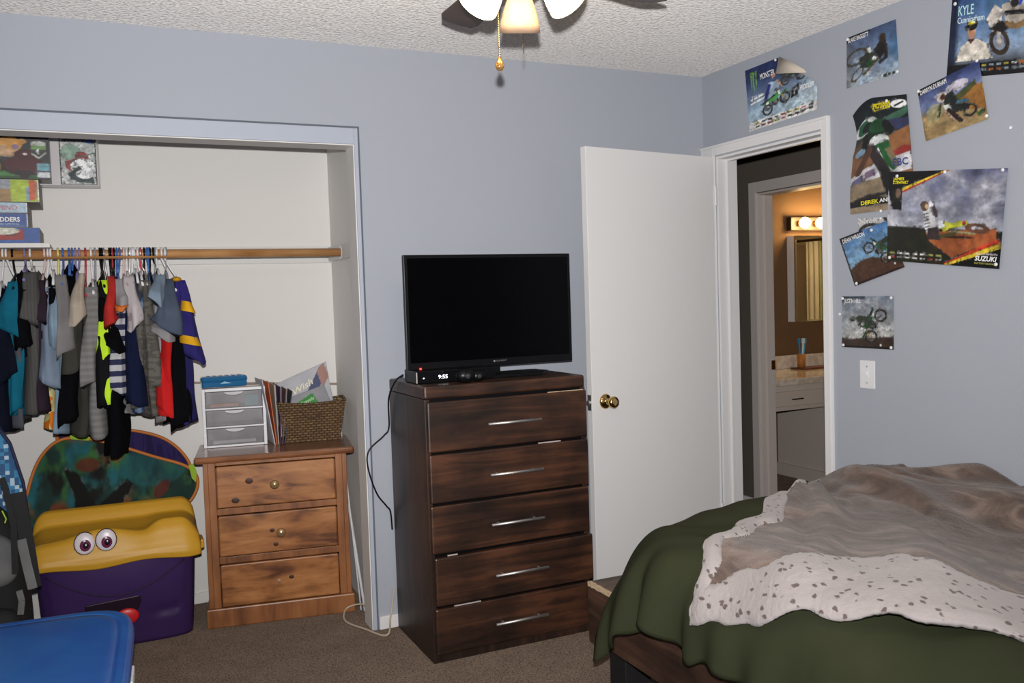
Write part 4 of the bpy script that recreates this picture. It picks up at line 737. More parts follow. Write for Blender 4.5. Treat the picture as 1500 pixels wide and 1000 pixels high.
# white photo box behind, overhanging
wb=[hit(x,y,'y',.60) for x,y in ((84,200),(141,200),(143,272),(85,266))]
wx0,wx1=wb[0].x,wb[1].x; wz1=hit(84,199,'y',.60).z
M=Matrix.Translation((wx0,.585,Z4+.001))@Matrix.Rotation(-.10,4,'Z'); WWd=wx1-wx0; WHt=wz1-Z4
r=root('model_kit_box',(wx0,.62,Z4+.001),'glossy white box picturing a red and green vehicle, overhanging the right of the closet stack','box')
MB(M).box(-.22,WWd,.0,.085,0,WHt).build('carton',mat('white_carton',(.62,.60,.60),.35,coat=.4),r,bevel=.002)
c=Cv(90,120,(.80,.80,.80)); n=c.noise(4,91); c.mix(np.clip(n*2-.6,0,1)*.7,(.62,.70,.66)); c.ell(.3,.33,.2,.16,(.55,.68,.60)); c.poly([(.14,.52),(.42,.46),(.54,.56),(.50,.66),(.30,.72),(.16,.66)],(.62,.25,.25)); c.ell(.60,.42,.14,.10,(.66,.22,.22)); c.ell(.62,.62,.26,.16,(.88,.90,.90)); c.poly([(.2,.78),(.5,.62),(.9,.86),(.92,.97),(.5,.95),(.28,.88)],(.18,.24,.26)); c.ell(.66,.78,.18,.10,(.90,.92,.93)); c.line(.45,.45,.9,.35,.03,(.35,.42,.38)); c.ell(.84,.10,.10,.05,(.18,.30,.62)); c.poly([(.08,.06),(.72,.05),(.72,.10),(.08,.11)],(.28,.30,.34)); c.mix((c.X<.03)+(c.X>.97)+(c.Y<.02)+(c.Y>.985)*1.,(.1,.1,.1))
c.photo(5,1.2); sheet('printed_front',c,lambda u,v:M@Vector((.004+(WWd-.008)*u,-.0012,WHt-.003-(WHt-.006)*v)),CARD,r)
# ------------------------------------------------------------------ clothes on hangers
def cloth(name,c,v=None,sc=6): return mat(name,c,.95,spec=.1,sheen=0,bump=(260,.25,.001),var=v or (sc,tuple(q*.72 for q in c),.38,.62))
YC=.50
def px2(x,y): p=hit(x,y,'y',.36); return p.x,p.z
HPL={'white':WHITEP,'black':BLACK,'blue':mat('blue_hanger_plastic',(.05,.14,.42),.35),'red':mat('red_hanger_plastic',(.50,.03,.05),.35),'clear':mat('clear_hanger_plastic',(.45,.45,.47),.15,trans=.4),'yellow':mat('yellow_hanger_plastic',(.65,.62,.22),.4),'lilac':mat('lilac_hanger_plastic',(.22,.20,.45),.4),'wire':STEEL,'pink':mat('pink_hanger_plastic',(.75,.55,.52),.4)}
def hanger(hx,xc,ztop,col,desc,yaw=0,half=.155):
    """hook over the pole at hx (m), arms at xc, just inside the garment top"""
    n=root('clothes_hanger',(hx,YC,RZ),col+' hanger holding the '+desc if desc[0]!='!' else col+' '+desc[1:],'hanger','clothes hangers on the closet pole')
    R_=.0255; pts=[Vector((hx,YC+R_*math.cos(a),RZ+R_*math.sin(a))) for a in [PI*1.12-(PI*1.12+.75)*k/10 for k in range(11)]]
    pts=[Vector((p.x,p.y,p.z)) for p in pts]
    zn=ztop+.012; pts+= [Vector((hx*.6+xc*.4,YC+.012,RZ-.055)),Vector((xc,YC,zn))]
    MB().tube(pts,.0042,8).build('hook',HPL[col],n,smooth=True)
    dx=math.sin(yaw)*half
    b=MB()
    for s in (-1,1): b.tube([(xc,YC,zn),(xc-dx*.3*s,YC+s*.05,zn-.012),(xc-dx*s,YC+s*half,zn-.062)],.005,8)
    b.tube([(xc+dx,YC-half,zn-.062),(xc-dx,YC+half,zn-.062)],.003,6)
    b.build('arms',HPL[col],n,smooth=True)
def garment(name,label,cat,top,bot,wt,wb_,m,hang=None,sleeves=(),depth=.175,yaw=0.0,amp=.010,long_=False,seed=0,mid=None,hemz=.012,desc=None):
    rr=random.Random(seed*13+5); xt,zt=px2(*top); xb,zb=px2(*bot); k=.00304
    ph=[rr.uniform(0,6.28) for _ in range(6)]; tw,bw2=wt*k/2,wb_*k/2
    hasS=len(sleeves)>0
    r=root(name,((xt+xb)/2,YC,zb),label,cat,'clothes hanging in the closet')
    xm=None if mid is None else px2(mid[0],mid[1])[0]
    def fn(u,v):
        th=2*PI*u; z=zt+(zb-zt)*v
        xc=xt+(xb-xt)*v
        if xm is not None: xc+= (xm-(xt+xb)/2)*math.sin(PI*v)
        ly=depth*min(1,.28+ (v/.13)**.8*.72) if v<.13 else depth*(1+.04*math.sin(v*5+ph[0]))
        t=(tw+(bw2-tw)*v)*min(1,.35+v*9)
        cs,sn=math.cos(th),math.sin(th); y=YC+ly*sn
        ex=abs(cs)**.7*(1 if cs>0 else -1)
        wav=amp*(.3+v)*math.sin(y*38+ph[1]+v*1.5)+amp*.5*v*math.sin(y*75+ph[2])
        x=xc+t*ex*(1+.15*math.sin(5*v+ph[3]))+wav - math.tan(yaw)*(y-YC)
        x+=amp*.35*math.sin(v*13+ph[4])
        drop=(abs(sn)**2)*.045*(1-v)
        hz=hemz*math.sin(y*30+ph[5])*v*v
        return Vector((x,y,z-drop+hz))
    body=MB().grid(fn,36,34,closed=True,capv=True).build('body',m,r,smooth=True)
    for i,sl in enumerate(sleeves):
        (x0,y0,w0,x1,y1,w1)=sl[:6]; ms=sl[6] if len(sl)>6 else m; yy=sl[7] if len(sl)>7 else .315
        X0,Z0_=px2(x0,y0); X1,Z1_=px2(x1,y1); sph=rr.uniform(0,6); slp=rr.choice((-1,1))*rr.uniform(.35,.8)
        def sf(u,v):
            th=2*PI*u; e=v; w=(w0+(w1-w0)*e)*k/2; xc=X0+(X1-X0)*v+.004*math.sin(v*7+sph); z=Z0_+(Z1_-Z0_)*v
            yc=.385+(yy-.385)*min(1,v*1.6); cs,sn=math.cos(th),math.sin(th)
            x=xc+w*(abs(cs)**.75)*(1 if cs>0 else -1); y=yc+(.020+.014*v)*sn+.006*math.sin(x*160+sph)
            return Vector((x*(1)+.006*math.sin(th*3+sph)*v,y,z+(slp*(x-xc)+.008*math.sin(th*2+sph))*v*v))
        o=MB().grid(sf,22,16,closed=True,capv=True).build('sleeve',ms,r,smooth=True)
        if ms is not m: o['label']=sl[8] if len(sl)>8 else 'sleeve in a different colour'
    if hang:
        hc,hpx=hang; hx=hit(hpx,370,'y',YC).x; hanger(hx,xt,zt,hc,desc or label.split(',')[0],yaw)
    return r
BK=(.0035,.0035,.005)
m_black=cloth('black_jersey',BK); m_navy=cloth('navy_jersey',(.007,.009,.020)); m_navyb=cloth('deep_navy',(.010,.014,.045))
m_teal=cloth('teal_jersey',(.010,.15,.24)); m_dgrey=stripe('ribbed_grey',(.075,.073,.07),(.09,.088,.085),.012,axis=0,rough=.95); m_lb=cloth('pale_blue_jersey',(.22,.28,.37)); m_lb2=cloth('ice_blue_jersey',(.25,.35,.45))
m_gr=cloth('mid_grey_jersey',(.22,.21,.21)); m_ol=cloth('olive_charcoal',(.050,.050,.042)); m_cream=cloth('cream_jersey',(.55,.47,.38)); m_bl=cloth('blue_jersey',(.03,.08,.32))
m_gst=stripe('grey_striped_knit',(.215,.21,.205),(.178,.174,.17),.026,.5); m_neon=patch('black_neon_print',BK,(.55,.85,.03),8,.54,stretch=(3,1,.8)); m_red=cloth('red_jersey',(.50,.035,.03)); m_redb=cloth('bright_red_jersey',(.62,.02,.02))
m_st=stripe('navy_white_stripe',(.48,.48,.50),(.025,.03,.075),.046,.52); m_lg=cloth('light_grey_jersey',(.36,.35,.36)); m_fl=patch('pale_floral',(.52,.47,.48),(.35,.30,.30),30,.60); m_br=patch('heathered_taupe',(.085,.078,.068),(.125,.118,.105),22,.50,stretch=(1,1,3))
m_slate=cloth('slate_denim',(.085,.11,.16)); m_sky=cloth('faded_sky',(.22,.29,.37)); m_ind=patch('indigo_jersey',(.028,.022,.16),(.022,.018,.13),5,.5); m_char=cloth('charcoal',(.035,.035,.037)); m_org=cloth('orange_patch',(.75,.20,.04)); m_yel=cloth('yellow_patch',(.80,.42,.02)); m_plum=cloth('dark_plum',(.035,.022,.035)); m_blstr=patch('blue_plaid',(.05,.10,.22),(.16,.22,.32),25,.5)
G=garment
G('sweatshirt','long black sweatshirt with a rounded hem, leftmost at the photo edge','sweatshirt',(-2,415),(4,634),22,34,m_navy,('white',4),[(-4,430,12,6,560,34)],seed=1)
G('tee_shirt','grey hemmed navy garment between the black sweatshirt and the teal shirt','t-shirt',(20,412),(26,622),16,16,cloth('steel_grey',(.10,.11,.13)),('white',9),seed=2)
G('polo_shirt','teal polo shirt with a flared sleeve','polo shirt',(19,404),(26,604),20,18,m_teal,('black',18),[(20,412,16,16,486,34),(22,470,22,28,600,14,m_teal,.33)],seed=3)
G('tee_shirt','black shirt between the teal polo and the ribbed grey shirt','t-shirt',(34,392),(35,520),20,22,m_black,('lilac',36),[(34,400,14,36,508,20)],seed=4)
G('ribbed_shirt','long ribbed dark grey shirt','shirt',(47,393),(50,602),22,28,m_dgrey,('white',44),[(46,398,18,44,470,24)],seed=5,amp=.005)
G('tee_shirt','dark brown garment just right of the ribbed grey shirt','t-shirt',(58,400),(60,606),14,16,m_plum,None,seed=6)
G('tee_shirt','dark plum shirt with an orange collar','t-shirt',(61,404),(62,500),14,18,m_plum,('pink',65),[(60,410,10,61,470,16)],seed=7)
G('long_sleeve_shirt','pale blue shirt ending above a yellow and orange hem','shirt',(67,412),(74,560),14,22,m_lb,('white',70),[(67,420,12,75,562,24,m_lb,.32)],seed=8)
G('beach_shorts','yellow and orange print hem showing under the pale blue shirts','shorts',(70,550),(73,628),12,9,patch('yellow_orange_print',(.75,.68,.30),(.80,.22,.02),9,.48,stretch=(1,1,2)),None,seed=9,depth=.12)
G('tee_shirt','black shirt tucked between the two pale blue shirts','t-shirt',(77,398),(78,520),16,10,m_black,('white',74),seed=10)
G('long_shirt','ice blue long shirt flaring to the hem','shirt',(84,408),(90,632),14,22,m_lb2,('yellow',85),[(83,420,12,80,508,14,m_lb2,.31)],seed=11)
G('tee_shirt','light grey shirt with a wide hanging sleeve','t-shirt',(91,398),(98,520),18,24,m_gr,('blue',92),[(90,402,14,99,516,26,m_gr,.29)],seed=12)
G('hooded_top','tall black top standing highest on the left half of the pole','top',(101,384),(101,615),20,28,m_black,('blue',101),[(102,500,20,101,616,26,m_black,.32)],seed=13)
G('long_sleeve_shirt','charcoal shirt behind the cream sleeve','shirt',(112,398),(111,545),16,26,m_char,('lilac',116),[(118,400,8,112,472,20,m_cream,.27,'cream sleeve'),(110,440,16,107,542,26,m_ol,.31,'olive sleeve')],seed=14)
G('tee_shirt','bright blue sliver of shirt under the charcoal one','t-shirt',(112,500),(116,612),8,11,m_bl,None,seed=15,depth=.13)
G('long_sleeve_shirt','dark olive shirt beside the red hanger','shirt',(125,415),(121,636),14,22,m_ol,('red',125),seed=16)
G('striped_pajama_top','long light grey knit with faint stripes, longest in the row','shirt',(136,412),(141,640),20,26,m_gst,('white',133),[(134,420,18,131,560,22,m_gst,.31)],seed=17)
G('sport_shirt','black sport shirt with neon green flashes','shirt',(152,402),(149,588),18,26,m_black,('black',146),[(151,410,12,154,590,20,m_neon,.30,'neon flashed panel')],seed=18)
G('tee_shirt','navy shirt striped at the edge, right of the neon flashes','t-shirt',(158,410),(160,560),10,14,stripe('tiny_navy_stripe',(.6,.6,.6),(.012,.014,.04),.022,.3),('wire',152),seed=19)
G('tee_shirt','black shirt with a coral red sleeve','t-shirt',(165,402),(163,600),12,20,m_black,('black',163),[(163,404,8,162,474,17,m_red,.28,'coral red sleeve'),(163,470,18,168,512,20,m_black,.29,'black cuff')],seed=20)
G('long_trousers','black trousers hanging lowest, over the toy chest','trousers',(170,500),(173,668),26,22,m_black,('black',160),seed=21,desc='black trousers hanging lowest')
G('tee_shirt','navy and white striped shirt with an orange band','t-shirt',(174,404),(172,574),12,22,m_st,('blue',175),[(174,408,10,177,455,16,m_lg,.30,'pale printed shoulder'),(176,440,11,176,454,12,m_org,.275,'orange band'),(178,452,14,171,572,21,m_st,.30)],seed=22)
G('tee_shirt','grey marl shirt hem under the striped shirt','t-shirt',(176,560),(178,606),20,24,m_lg,None,seed=23,depth=.12)
G('blouse','pale patterned shirt with crumpled sleeve under the white hangers','shirt',(188,400),(196,560),14,14,m_fl,('white',185),[(188,404,14,198,478,18,m_fl,.29)],seed=24)
G('polo_shirt','plain navy shirt hanging to the right of the stripes','shirt',(192,440),(197,592),14,26,m_navyb,('white',190),[(190,440,12,199,590,25,m_navyb,.30)],seed=25)
G('jacket','grey slate sliver behind the white hangers','jacket',(201,396),(204,580),18,16,cloth('slate_grey_sliver',(.06,.07,.095)),('white',196),seed=26)
G('plaid_shirt','grey heathered shirt with blue plaid hem','shirt',(208,400),(207,606),14,18,m_blstr,('white',201),[(210,410,14,203,590,20,m_br,.32,'taupe sleeve')],seed=27)
G('henley_shirt','heathered taupe shirt reaching low beside the red one','shirt',(215,400),(221,606),16,22,m_br,('wire',205),[(214,412,12,222,560,22,m_br,.31)],seed=28)
G('tee_shirt','light grey shirt edge just left of the red shirt','t-shirt',(225,410),(236,618),10,8,m_lg,('blue',215),seed=29)
G('tee_shirt','faded sky blue shirt with a short sleeve near the right end','t-shirt',(234,396),(236,470),14,16,m_sky,('white',229),[(234,402,12,228,446,22,m_sky,.30)],seed=30)
G('tee_shirt','bright red shirt with a grey and slate shoulder','t-shirt',(240,430),(244,604),22,18,m_redb,('black',224),[(240,462,24,236,494,28,m_lg,.30,'light grey band'),(249,408,10,243,482,38,m_slate,.27,'slate sleeve'),(238,484,20,242,603,22,m_redb,.31)],seed=31,depth=.21)
G('tee_shirt','black shirt between the red shirt and the indigo jersey','t-shirt',(256,420),(265,622),16,28,m_black,('white',236),[(254,415,12,263,620,27,m_black,.31)],seed=32)
J=G('sport_jersey','indigo jersey with yellow bands, rightmost in the row','jersey',(262,408),(281,620),12,18,m_ind,('white',241),[(262,410,12,268,500,10,m_ind,.33),(266,410,10,282,525,26,m_ind,.28)],seed=33,yaw=-.10)
for (x0,y0,w0,x1,y1,w1) in ((270,440,11,273,454,17),(273,488,20,277,500,24)):
    X0,Z0_=px2(x0,y0);X1,Z1_=px2(x1,y1)
    def sf(u,v):
        th=2*PI*u; w=(w0+(w1-w0)*v)*.00304/2*1.12; xc=X0+(X1-X0)*v; return Vector((xc+w*1.05*math.cos(th),.285+.046*math.sin(th)-.0,Z0_+(Z1_-Z0_)*v-.25*(w*math.cos(th)+w)))
    o=MB().grid(sf,20,4,closed=True).build('yellow_band',m_yel,J,smooth=True); o['label']='yellow band'
X0,Z0_=px2(259,409); MB().ball((X0,.40,Z0_),.022,.06,.012).build('collar',m_yel,J,smooth=True)['label']='yellow collar'
# spare hangers crowding the pole
for k,(hc,px) in enumerate([('red',163.5),('blue',171),('black',167),('black',149),('clear',139),('wire',189),('blue',217.5),('black',219.5),('clear',227),('black',211),('pink',181),('blue',105.5),('red',205.6),('lilac',110),('white',193.5),('clear',243)]):
    hx=hit(px,370,'y',YC).x; hanger(hx,hx-.004,1.50+.012*(k%4),hc,'!'+['bent','slim','empty','plain'][k%4]+' hanger squeezed in the row '+['just left of the black cluster','right of the striped shirt hook','in the middle of the black cluster','left of the black cluster','beside the long knit','with a metal clip among the white ones','near the taupe shirt','beside the blue one near the taupe shirt','left of the last black hook','between the taupe shirts','left of the white cluster','by the tall black top','by the plaid shirt','left of the lilac hook','inside the white cluster','last on the pole at the right'][k],half=.13)
# ------------------------------------------------------------------ face toy chest
YEL=mat('mustard_plastic',(.62,.33,.028),.42,spec=.4,bump=(200,.05,.001)); PUR=mat('purple_plastic',(.050,.022,.105),.40,spec=.4,var=(3,(.040,.018,.085),.4,.6))
pL=hit(44,832,'z',.385); pR=hit(290,799,'z',.385)
M,TW=frame((pL.x,pL.y),(pR.x,pR.y),0)
tb=root('toy_chest',M@Vector((TW/2,.2,0)),'purple toy chest with a smiling face and mustard yellow lid','toy chest')
DP=.33; ZR=.385
def rrect(u,w,d,ex,k=5):   # superellipse outline centred
    a=2*PI*u; c_,s_=math.cos(a),math.sin(a); return (w/2*abs(c_)**(2/k)*(1 if c_>0 else -1),d/2*abs(s_)**(2/k)*(1 if s_>0 else -1))
def tbody(u,v):
    s=.91+.075*v**.8; x,y=rrect(u,TW*s,DP*(.80+.16*v),0,5)
    front=max(0,-y/(DP/2)); b=0
    if front>.8:
        b=-.018*math.exp(-(x/.20)**2-((v-.75)/.35)**2)+.010*math.exp(-((v-.33)/.05)**2)*(abs(x)>.12)
    return Vector((TW/2+x,DP/2+.0+y+b,ZR*v+.002))
MB(M).grid(tbody,90,26,closed=True,capv=True).build('tub',PUR,tb,smooth=True)
def lid(u,v):
    # u across, v: front lip bottom -> front face -> brow -> trough -> back ridge -> back bottom
    e=abs(2*u-1); rnd=(1-max(0,(e-.80)/.20)**2.2)
    prof=[(-.012,.355),(-.016,.375),(-.012,.395),(.0,.42),(.018,.450),(.04,.460),(.062,.456),(.15,.458),(.27,.480),(.285,.512),(.298,.532),(.315,.538),(.335,.528),(.345,.45),(.343,.375),(.338,.355)]
    q=v*(len(prof)-1); i=min(int(q),len(prof)-2); t=q-i; y=prof[i][0]*(1-t)+prof[i+1][0]*t; z=prof[i][1]*(1-t)+prof[i+1][1]*t
    brow=math.exp(-((u-.42)/.19)**2)*.042*math.exp(-((v-.32)/.10)**2); z+=brow; y-=brow*.5
    z+=.048*math.exp(-((v-.36)/.12)**2)*math.exp(-((u-.83)/.13)**4)
    z+=.007*math.sin(u*11+.5)*math.exp(-(v/.12)**2)
    z=ZR+(z-ZR)*(.30+.70*rnd**.5) if z>ZR else z; y=.18+(y-.18)*(.90+.10*rnd)
    return Vector((-.012+(TW+.024)*u,y,z))
MB(M).grid(lid,70,60).build('lid',YEL,tb,smooth=True,solid=.006)
MB(M).grid(lambda u,v:(-.0122 if v<.5 else TW+.012,.01+.34*u,.36+0*v),2,1) 
for s in (0,1):
    xs=-.010 if s==0 else TW+.010
    MB(M).box(xs-.004,xs+.004,.03,.33,.355,.405).build('lid_side',YEL,tb,bevel=.003)
hb=MB(M).box(TW-.006,TW+.030,.06,.16,.355,.395).build('lid_handle',YEL,tb,bevel=.008)
EW=mat('eye_white',(.72,.66,.70),.3); EI=mat('eye_iris',(.16,.02,.07),.3); EP=mat('eye_pupil',(.02,.01,.02),.2)
Mi=M.inverted()
for px,py in ((125,796),(156,789)):
    # on the sloping forehead
    fx=(Mi@hit(px,py,'y',pL.y+.05)).x
    best=min((( (lid(fx/TW,v/100.)).x*0+abs((M@lid((fx+.012)/(TW+.024),v/100.)-CAM).normalized().dot((hit(px,py,'y',pL.y+.05)-CAM).normalized())-1)),v/100.) for v in range(8,45))
    P=M@lid((fx+.012)/(TW+.024),best[1]); P2=M@lid((fx+.012)/(TW+.024),best[1]+.03); tn=(P2-P).normalized(); nx=ux=(M.to_3x3()@Vector((1,0,0))); nn=nx.cross(tn).normalized()
    if nn.dot(CAM-P)<0: nn=-nn
    Q=Matrix((nx,tn,nn)).transposed()
    e0=MB().ball(P+nn*.003,.041,.047,.006,M=Q).build('eye_outline',EP,tb,smooth=True)
    e1=MB().ball(P+nn*.006,.038,.044,.007,M=Q).build('eye',EW,tb,smooth=True)
    MB().ball(P+nn*.011-tn*.008+nx*.002,.021,.024,.005,M=Q).build('iris',EI,e1,smooth=True)
    MB().ball(P+nn*.014-tn*.008+nx*.004,.012,.014,.004,M=Q).build('pupil',EP,e1,smooth=True)
    MB().ball(P+nn*.017+tn*.010,.005,.005,.002,M=Q).build('eye_glint',WHITEP,e1,smooth=True)
mo=MB(M).prism([(.185,.200),(.39,.212),(.395,.19),(.385,.16),(.36,.125),(.31,.105),(.25,.105),(.20,.13),(.186,.16)],lambda a,b,d:(a,d,b),.004,.04).build('mouth',EP,tb,bevel=.004)
MB(M).ball((.275,.002,.118),.060,.010,.030).ball((.34,.001,.132),.045,.010,.034).build('tongue',mat('red_tongue',(.60,.015,.02),.35),tb,smooth=True)
MB(M).tube([(.05+.52*t,-.002+.010*abs(2*t-1)**2,.335-.11*math.sin(PI*t)) for t in [k/20 for k in range(21)]],.003,6).build('cheek_shade_line',mat('groove_shade_purple',(.018,.008,.04),.6),tb,smooth=True)  # dark tube paints in the shade of a moulded groove
# ------------------------------------------------------------------ folded play tent panels
def inpoly(pts):
    def k(U_,V_):
        m=np.zeros_like(U_,bool); n=len(pts)
        for i in range(n):
            x0,y0=pts[i];x1,y1=pts[(i+1)%n]
            if y0==y1: continue
            m^=((V_>=min(y0,y1))&(V_<max(y0,y1)))&(U_<(x1-x0)*(V_-y0)/(y1-y0)+x0)
        return m
    return k
OR=mat('orange_piping',(.55,.17,.03),.6)
def smooth_pts(P,n=6):
    out=[]
    for i in range(len(P)):
        a,b,c_,d=P[i-1],P[i],P[(i+1)%len(P)],P[(i+2)%len(P)]
        for k in range(n):
            t=k/n; out.append(tuple(.5*((2*b[j])+(c_[j]-a[j])*t+(2*a[j]-5*b[j]+4*c_[j]-d[j])*t*t+(3*b[j]-a[j]-3*c_[j]+d[j])*t**3) for j in (0,1)))
    return out
def panel(pxs,y,cv,m_back,label,name):
    Q=[hit(x,yy,'y',y) for x,yy in pxs]; P=smooth_pts([(q.x,q.z) for q in Q]); x0,x1=min(p[0] for p in P),max(p[0] for p in P); z0,z1=min(p[1] for p in P),max(p[1] for p in P)
    r=root(name,((x0+x1)/2,y,z0),label,'play tent')
    MB().prism(P,lambda a,b,d:(a,d,b),y,y+.014).build('panel',m_back,r)
    if cv is not None: sheet('printed_fabric',cv,lambda u,v:Vector((x0+(x1-x0)*u,y-.002,z1-(z1-z0)*v)),printmat('tent_print',.9),r,keep=inpoly([((a-x0)/(x1-x0),(z1-b)/(z1-z0)) for a,b in P]))
    MB().tube([(a,y-.004,b) for a,b in P+[P[0]]],.007,8,caps=False).build('piping',OR,r,smooth=True); return r
c=Cv(220,150,(.06,.20,.17)); n=c.noise(4,101); c.mix(np.clip(n*5-2.2,0,1),(.07,.38,.42)); n=c.noise(6,102); c.mix(np.clip(n*7-3.6,0,1)*.9,(.20,.42,.16)); n=c.noise(7,103); c.mix(np.clip(n*8-4.6,0,1)*.9,(.52,.30,.14)); n=c.noise(7,104); c.mix(np.clip(n*8-4.5,0,1),(.04,.06,.05)); c.ell(.74,.2,.3,.12,(.07,.36,.40),k=.6)
c.poly([(.22,.16),(.30,.20),(.36,.32),(.40,.40),(.58,.26),(.62,.30),(.50,.44),(.56,.56),(.50,.66),(.20,.66),(.08,.60),(.26,.50),(.28,.34)],(.015,.02,.02)); c.ell(.20,.42,.10,.05,(.45,.20,.10),rot=.4); c.ell(.64,.50,.09,.10,(.20,.34,.12)); c.mix((np.sin(c.Y*90)>.3)*((c.X-.64)**2+(c.Y-.5)**2<.006)*.8,(.45,.42,.15)); c.ell(.36,.16,.10,.04,(.38,.18,.08)); c.ell(.78,.34,.08,.04,(.35,.14,.10),rot=-.5)
c.photo(8,.8); panel([(38,760),(42,715),(58,672),(84,646),(118,641),(165,650),(225,668),(272,682),(289,700),(284,725),(258,757),(235,800),(225,880),(80,880)],.655,c,mat('black_tent',(.02,.02,.025),.8),'folded play tent panel with green underwater print and orange edging, behind the toy chest','play_tent')
panel([(84,650),(100,634),(150,628),(200,631),(240,642),(268,664),(279,690),(268,740),(230,800),(110,800)],.705,None,patch('dark_purple_fabric',(.018,.012,.06),(.028,.018,.09),12,.5,stretch=(8,1,.6)),'dark purple tent panel with orange rim peeking above the green one','play_tent')
LG=mat('lime_tab',(.30,.48,.02),.7)
tag(MB().prism([(q.x,q.z) for q in [hit(x,y,'y',.64) for x,y in ((276,681),(284,679),(288,690),(287,706),(281,700))]],lambda a,b,d:(a,d,b),.636,.642).build('lime_strap',LG,None),'lime green strap at the right corner of the green tent panel','strap')
tag(MB().prism([(q.x,q.z) for q in [hit(x,y,'y',.64) for x,y in ((102,638),(112,633),(132,640),(130,645),(104,643))]],lambda a,b,d:(a,d,b),.636,.642).build('lime_strap',LG,None),'lime green strap at the top left of the green tent panel','strap')
# ------------------------------------------------------------------ backpacks at the left
GRY=cloth('pale_grey_nylon',(.20,.20,.20)); BKN=mat('black_nylon',(.010,.010,.011),.75,bump=(120,.3,.002))
bx=hit(30,800,'y',-.02).x
bp_=root('backpack',(-3.2,.05,0),'black and grey backpack standing at the left edge in front of the toy chest','backpack')
def sack(cx0,cy0,rx,ry,z0,z1,ex=3.2,lean=0):
    def f(u,v):
        zz=v; s=(1-abs(2*v-1)**3.2)**(1/2.4) if 0<v<1 else .02
        x,y=rrect(u,2*rx*max(s,.02),2*ry*max(s,.02),0,3); return Vector((cx0+x+lean*v,cy0+y,z0+(z1-z0)*v))
    return f
MB().grid(sack(-3.17,.06,.155,.11,0.0,.72,lean=-.03),48,26,closed=True,capv=True).build('main_bag',BKN,bp_,smooth=True)
MB().grid(sack(-3.14,-.05,.095,.045,.04,.36,lean=-.0),36,18,closed=True,capv=True).build('front_pocket',BKN,bp_,smooth=True)
MB().grid(sack(-3.16,-.035,.11,.05,.42,.62,lean=-.02),36,18,closed=True,capv=True).build('grey_panel',GRY,bp_,smooth=True)['label']='pale grey panel'
def ribbon(pts,w,m,name,parent,th=.006):
    P=[Vector(p) for p in pts]; mb=MB()
    for i in range(len(P)-1):
        a,b=P[i],P[i+1]; t=(b-a).normalized(); s=t.cross(Vector((0,1,0))).normalized()*w/2; d=Vector((0,th,0))
        mb.add([a-s,a+s,b+s,b-s,a-s+d,a+s+d,b+s+d,b-s+d],[(0,1,2,3),(7,6,5,4),(0,4,5,1),(1,5,6,2),(2,6,7,3),(3,7,4,0)])
    return mb.build(name,m,parent)
q=lambda x,y,d=-.10:hit(x,y,'y',d)
ribbon([q(24,722),(q(35,770)),(q(42,810)),(q(50,860))],.045,BKN,'shoulder_strap',bp_)
ribbon([q(31,790,-.105),q(40,830,-.105),q(48,862,-.105)],.030,GRY,'strap_facing',bp_)['label']='light grey strap facing'
ribbon([q(2,700,-.11),q(8,715,-.11),q(20,770,-.11),(q(22,840,-.11))],.020,BKN,'shoulder_strap',bp_)
ribbon([q(28,865,-.11),q(32,880,-.11),q(30,900,-.11)],.02,GRY,'grey_patch',bp_)['label']='grey reflective patch'
ribbon([q(3,748,-.09),q(9,760,-.09),q(7,766,-.09)],.004,mat('lime_thread',(.35,.6,.02),.6),'lime_logo',bp_)
def pixelm():
    m,N,L,B=newmat('blue_pixel_print'); tc=N.new('ShaderNodeTexCoord'); mp=N.new('ShaderNodeMapping'); mp.inputs['Scale'].default_value=(70,70,70); L.new(tc.outputs['Object'],mp.inputs[0])
    v=N.new('ShaderNodeVectorMath'); v.operation='FLOOR'; L.new(mp.outputs[0],v.inputs[0]); wn=N.new('ShaderNodeTexWhiteNoise'); L.new(v.outputs[0],wn.inputs['Vector'])
    r=N.new('ShaderNodeValToRGB'); r.color_ramp.interpolation='CONSTANT'; e=r.color_ramp.elements; e[0].color=(.02,.09,.22,1); e[1].position=.75; e[1].color=(.45,.60,.70,1); q=e.new(.4); q.color=(.04,.22,.42,1)
    L.new(wn.outputs['Value'],r.inputs['Fac']); L.new(r.outputs['Color'],B.inputs['Base Color']); B.inputs['Roughness'].default_value=.7; return m
bb=root('tote_bag',(-3.2,.18,.0),'blue pixel patterned bag behind the black backpack at the left edge','bag')
MB().prism([(-3.40,.04),(-3.05,.04),(-3.035,.60),(-3.045,.75),(-3.08,.90),(-3.13,.99),(-3.30,1.0),(-3.40,.9)],lambda a,b,d:(a,d,b),.18,.26).build('bag_body',pixelm(),bb,bevel=.015)
MB().tube([(-3.033,.179,.60),(-3.043,.179,.75),(-3.078,.179,.90),(-3.13,.179,.99)],.006,8).build('dark_binding',mat('navy_binding',(.02,.02,.06),.7),bb,smooth=True)
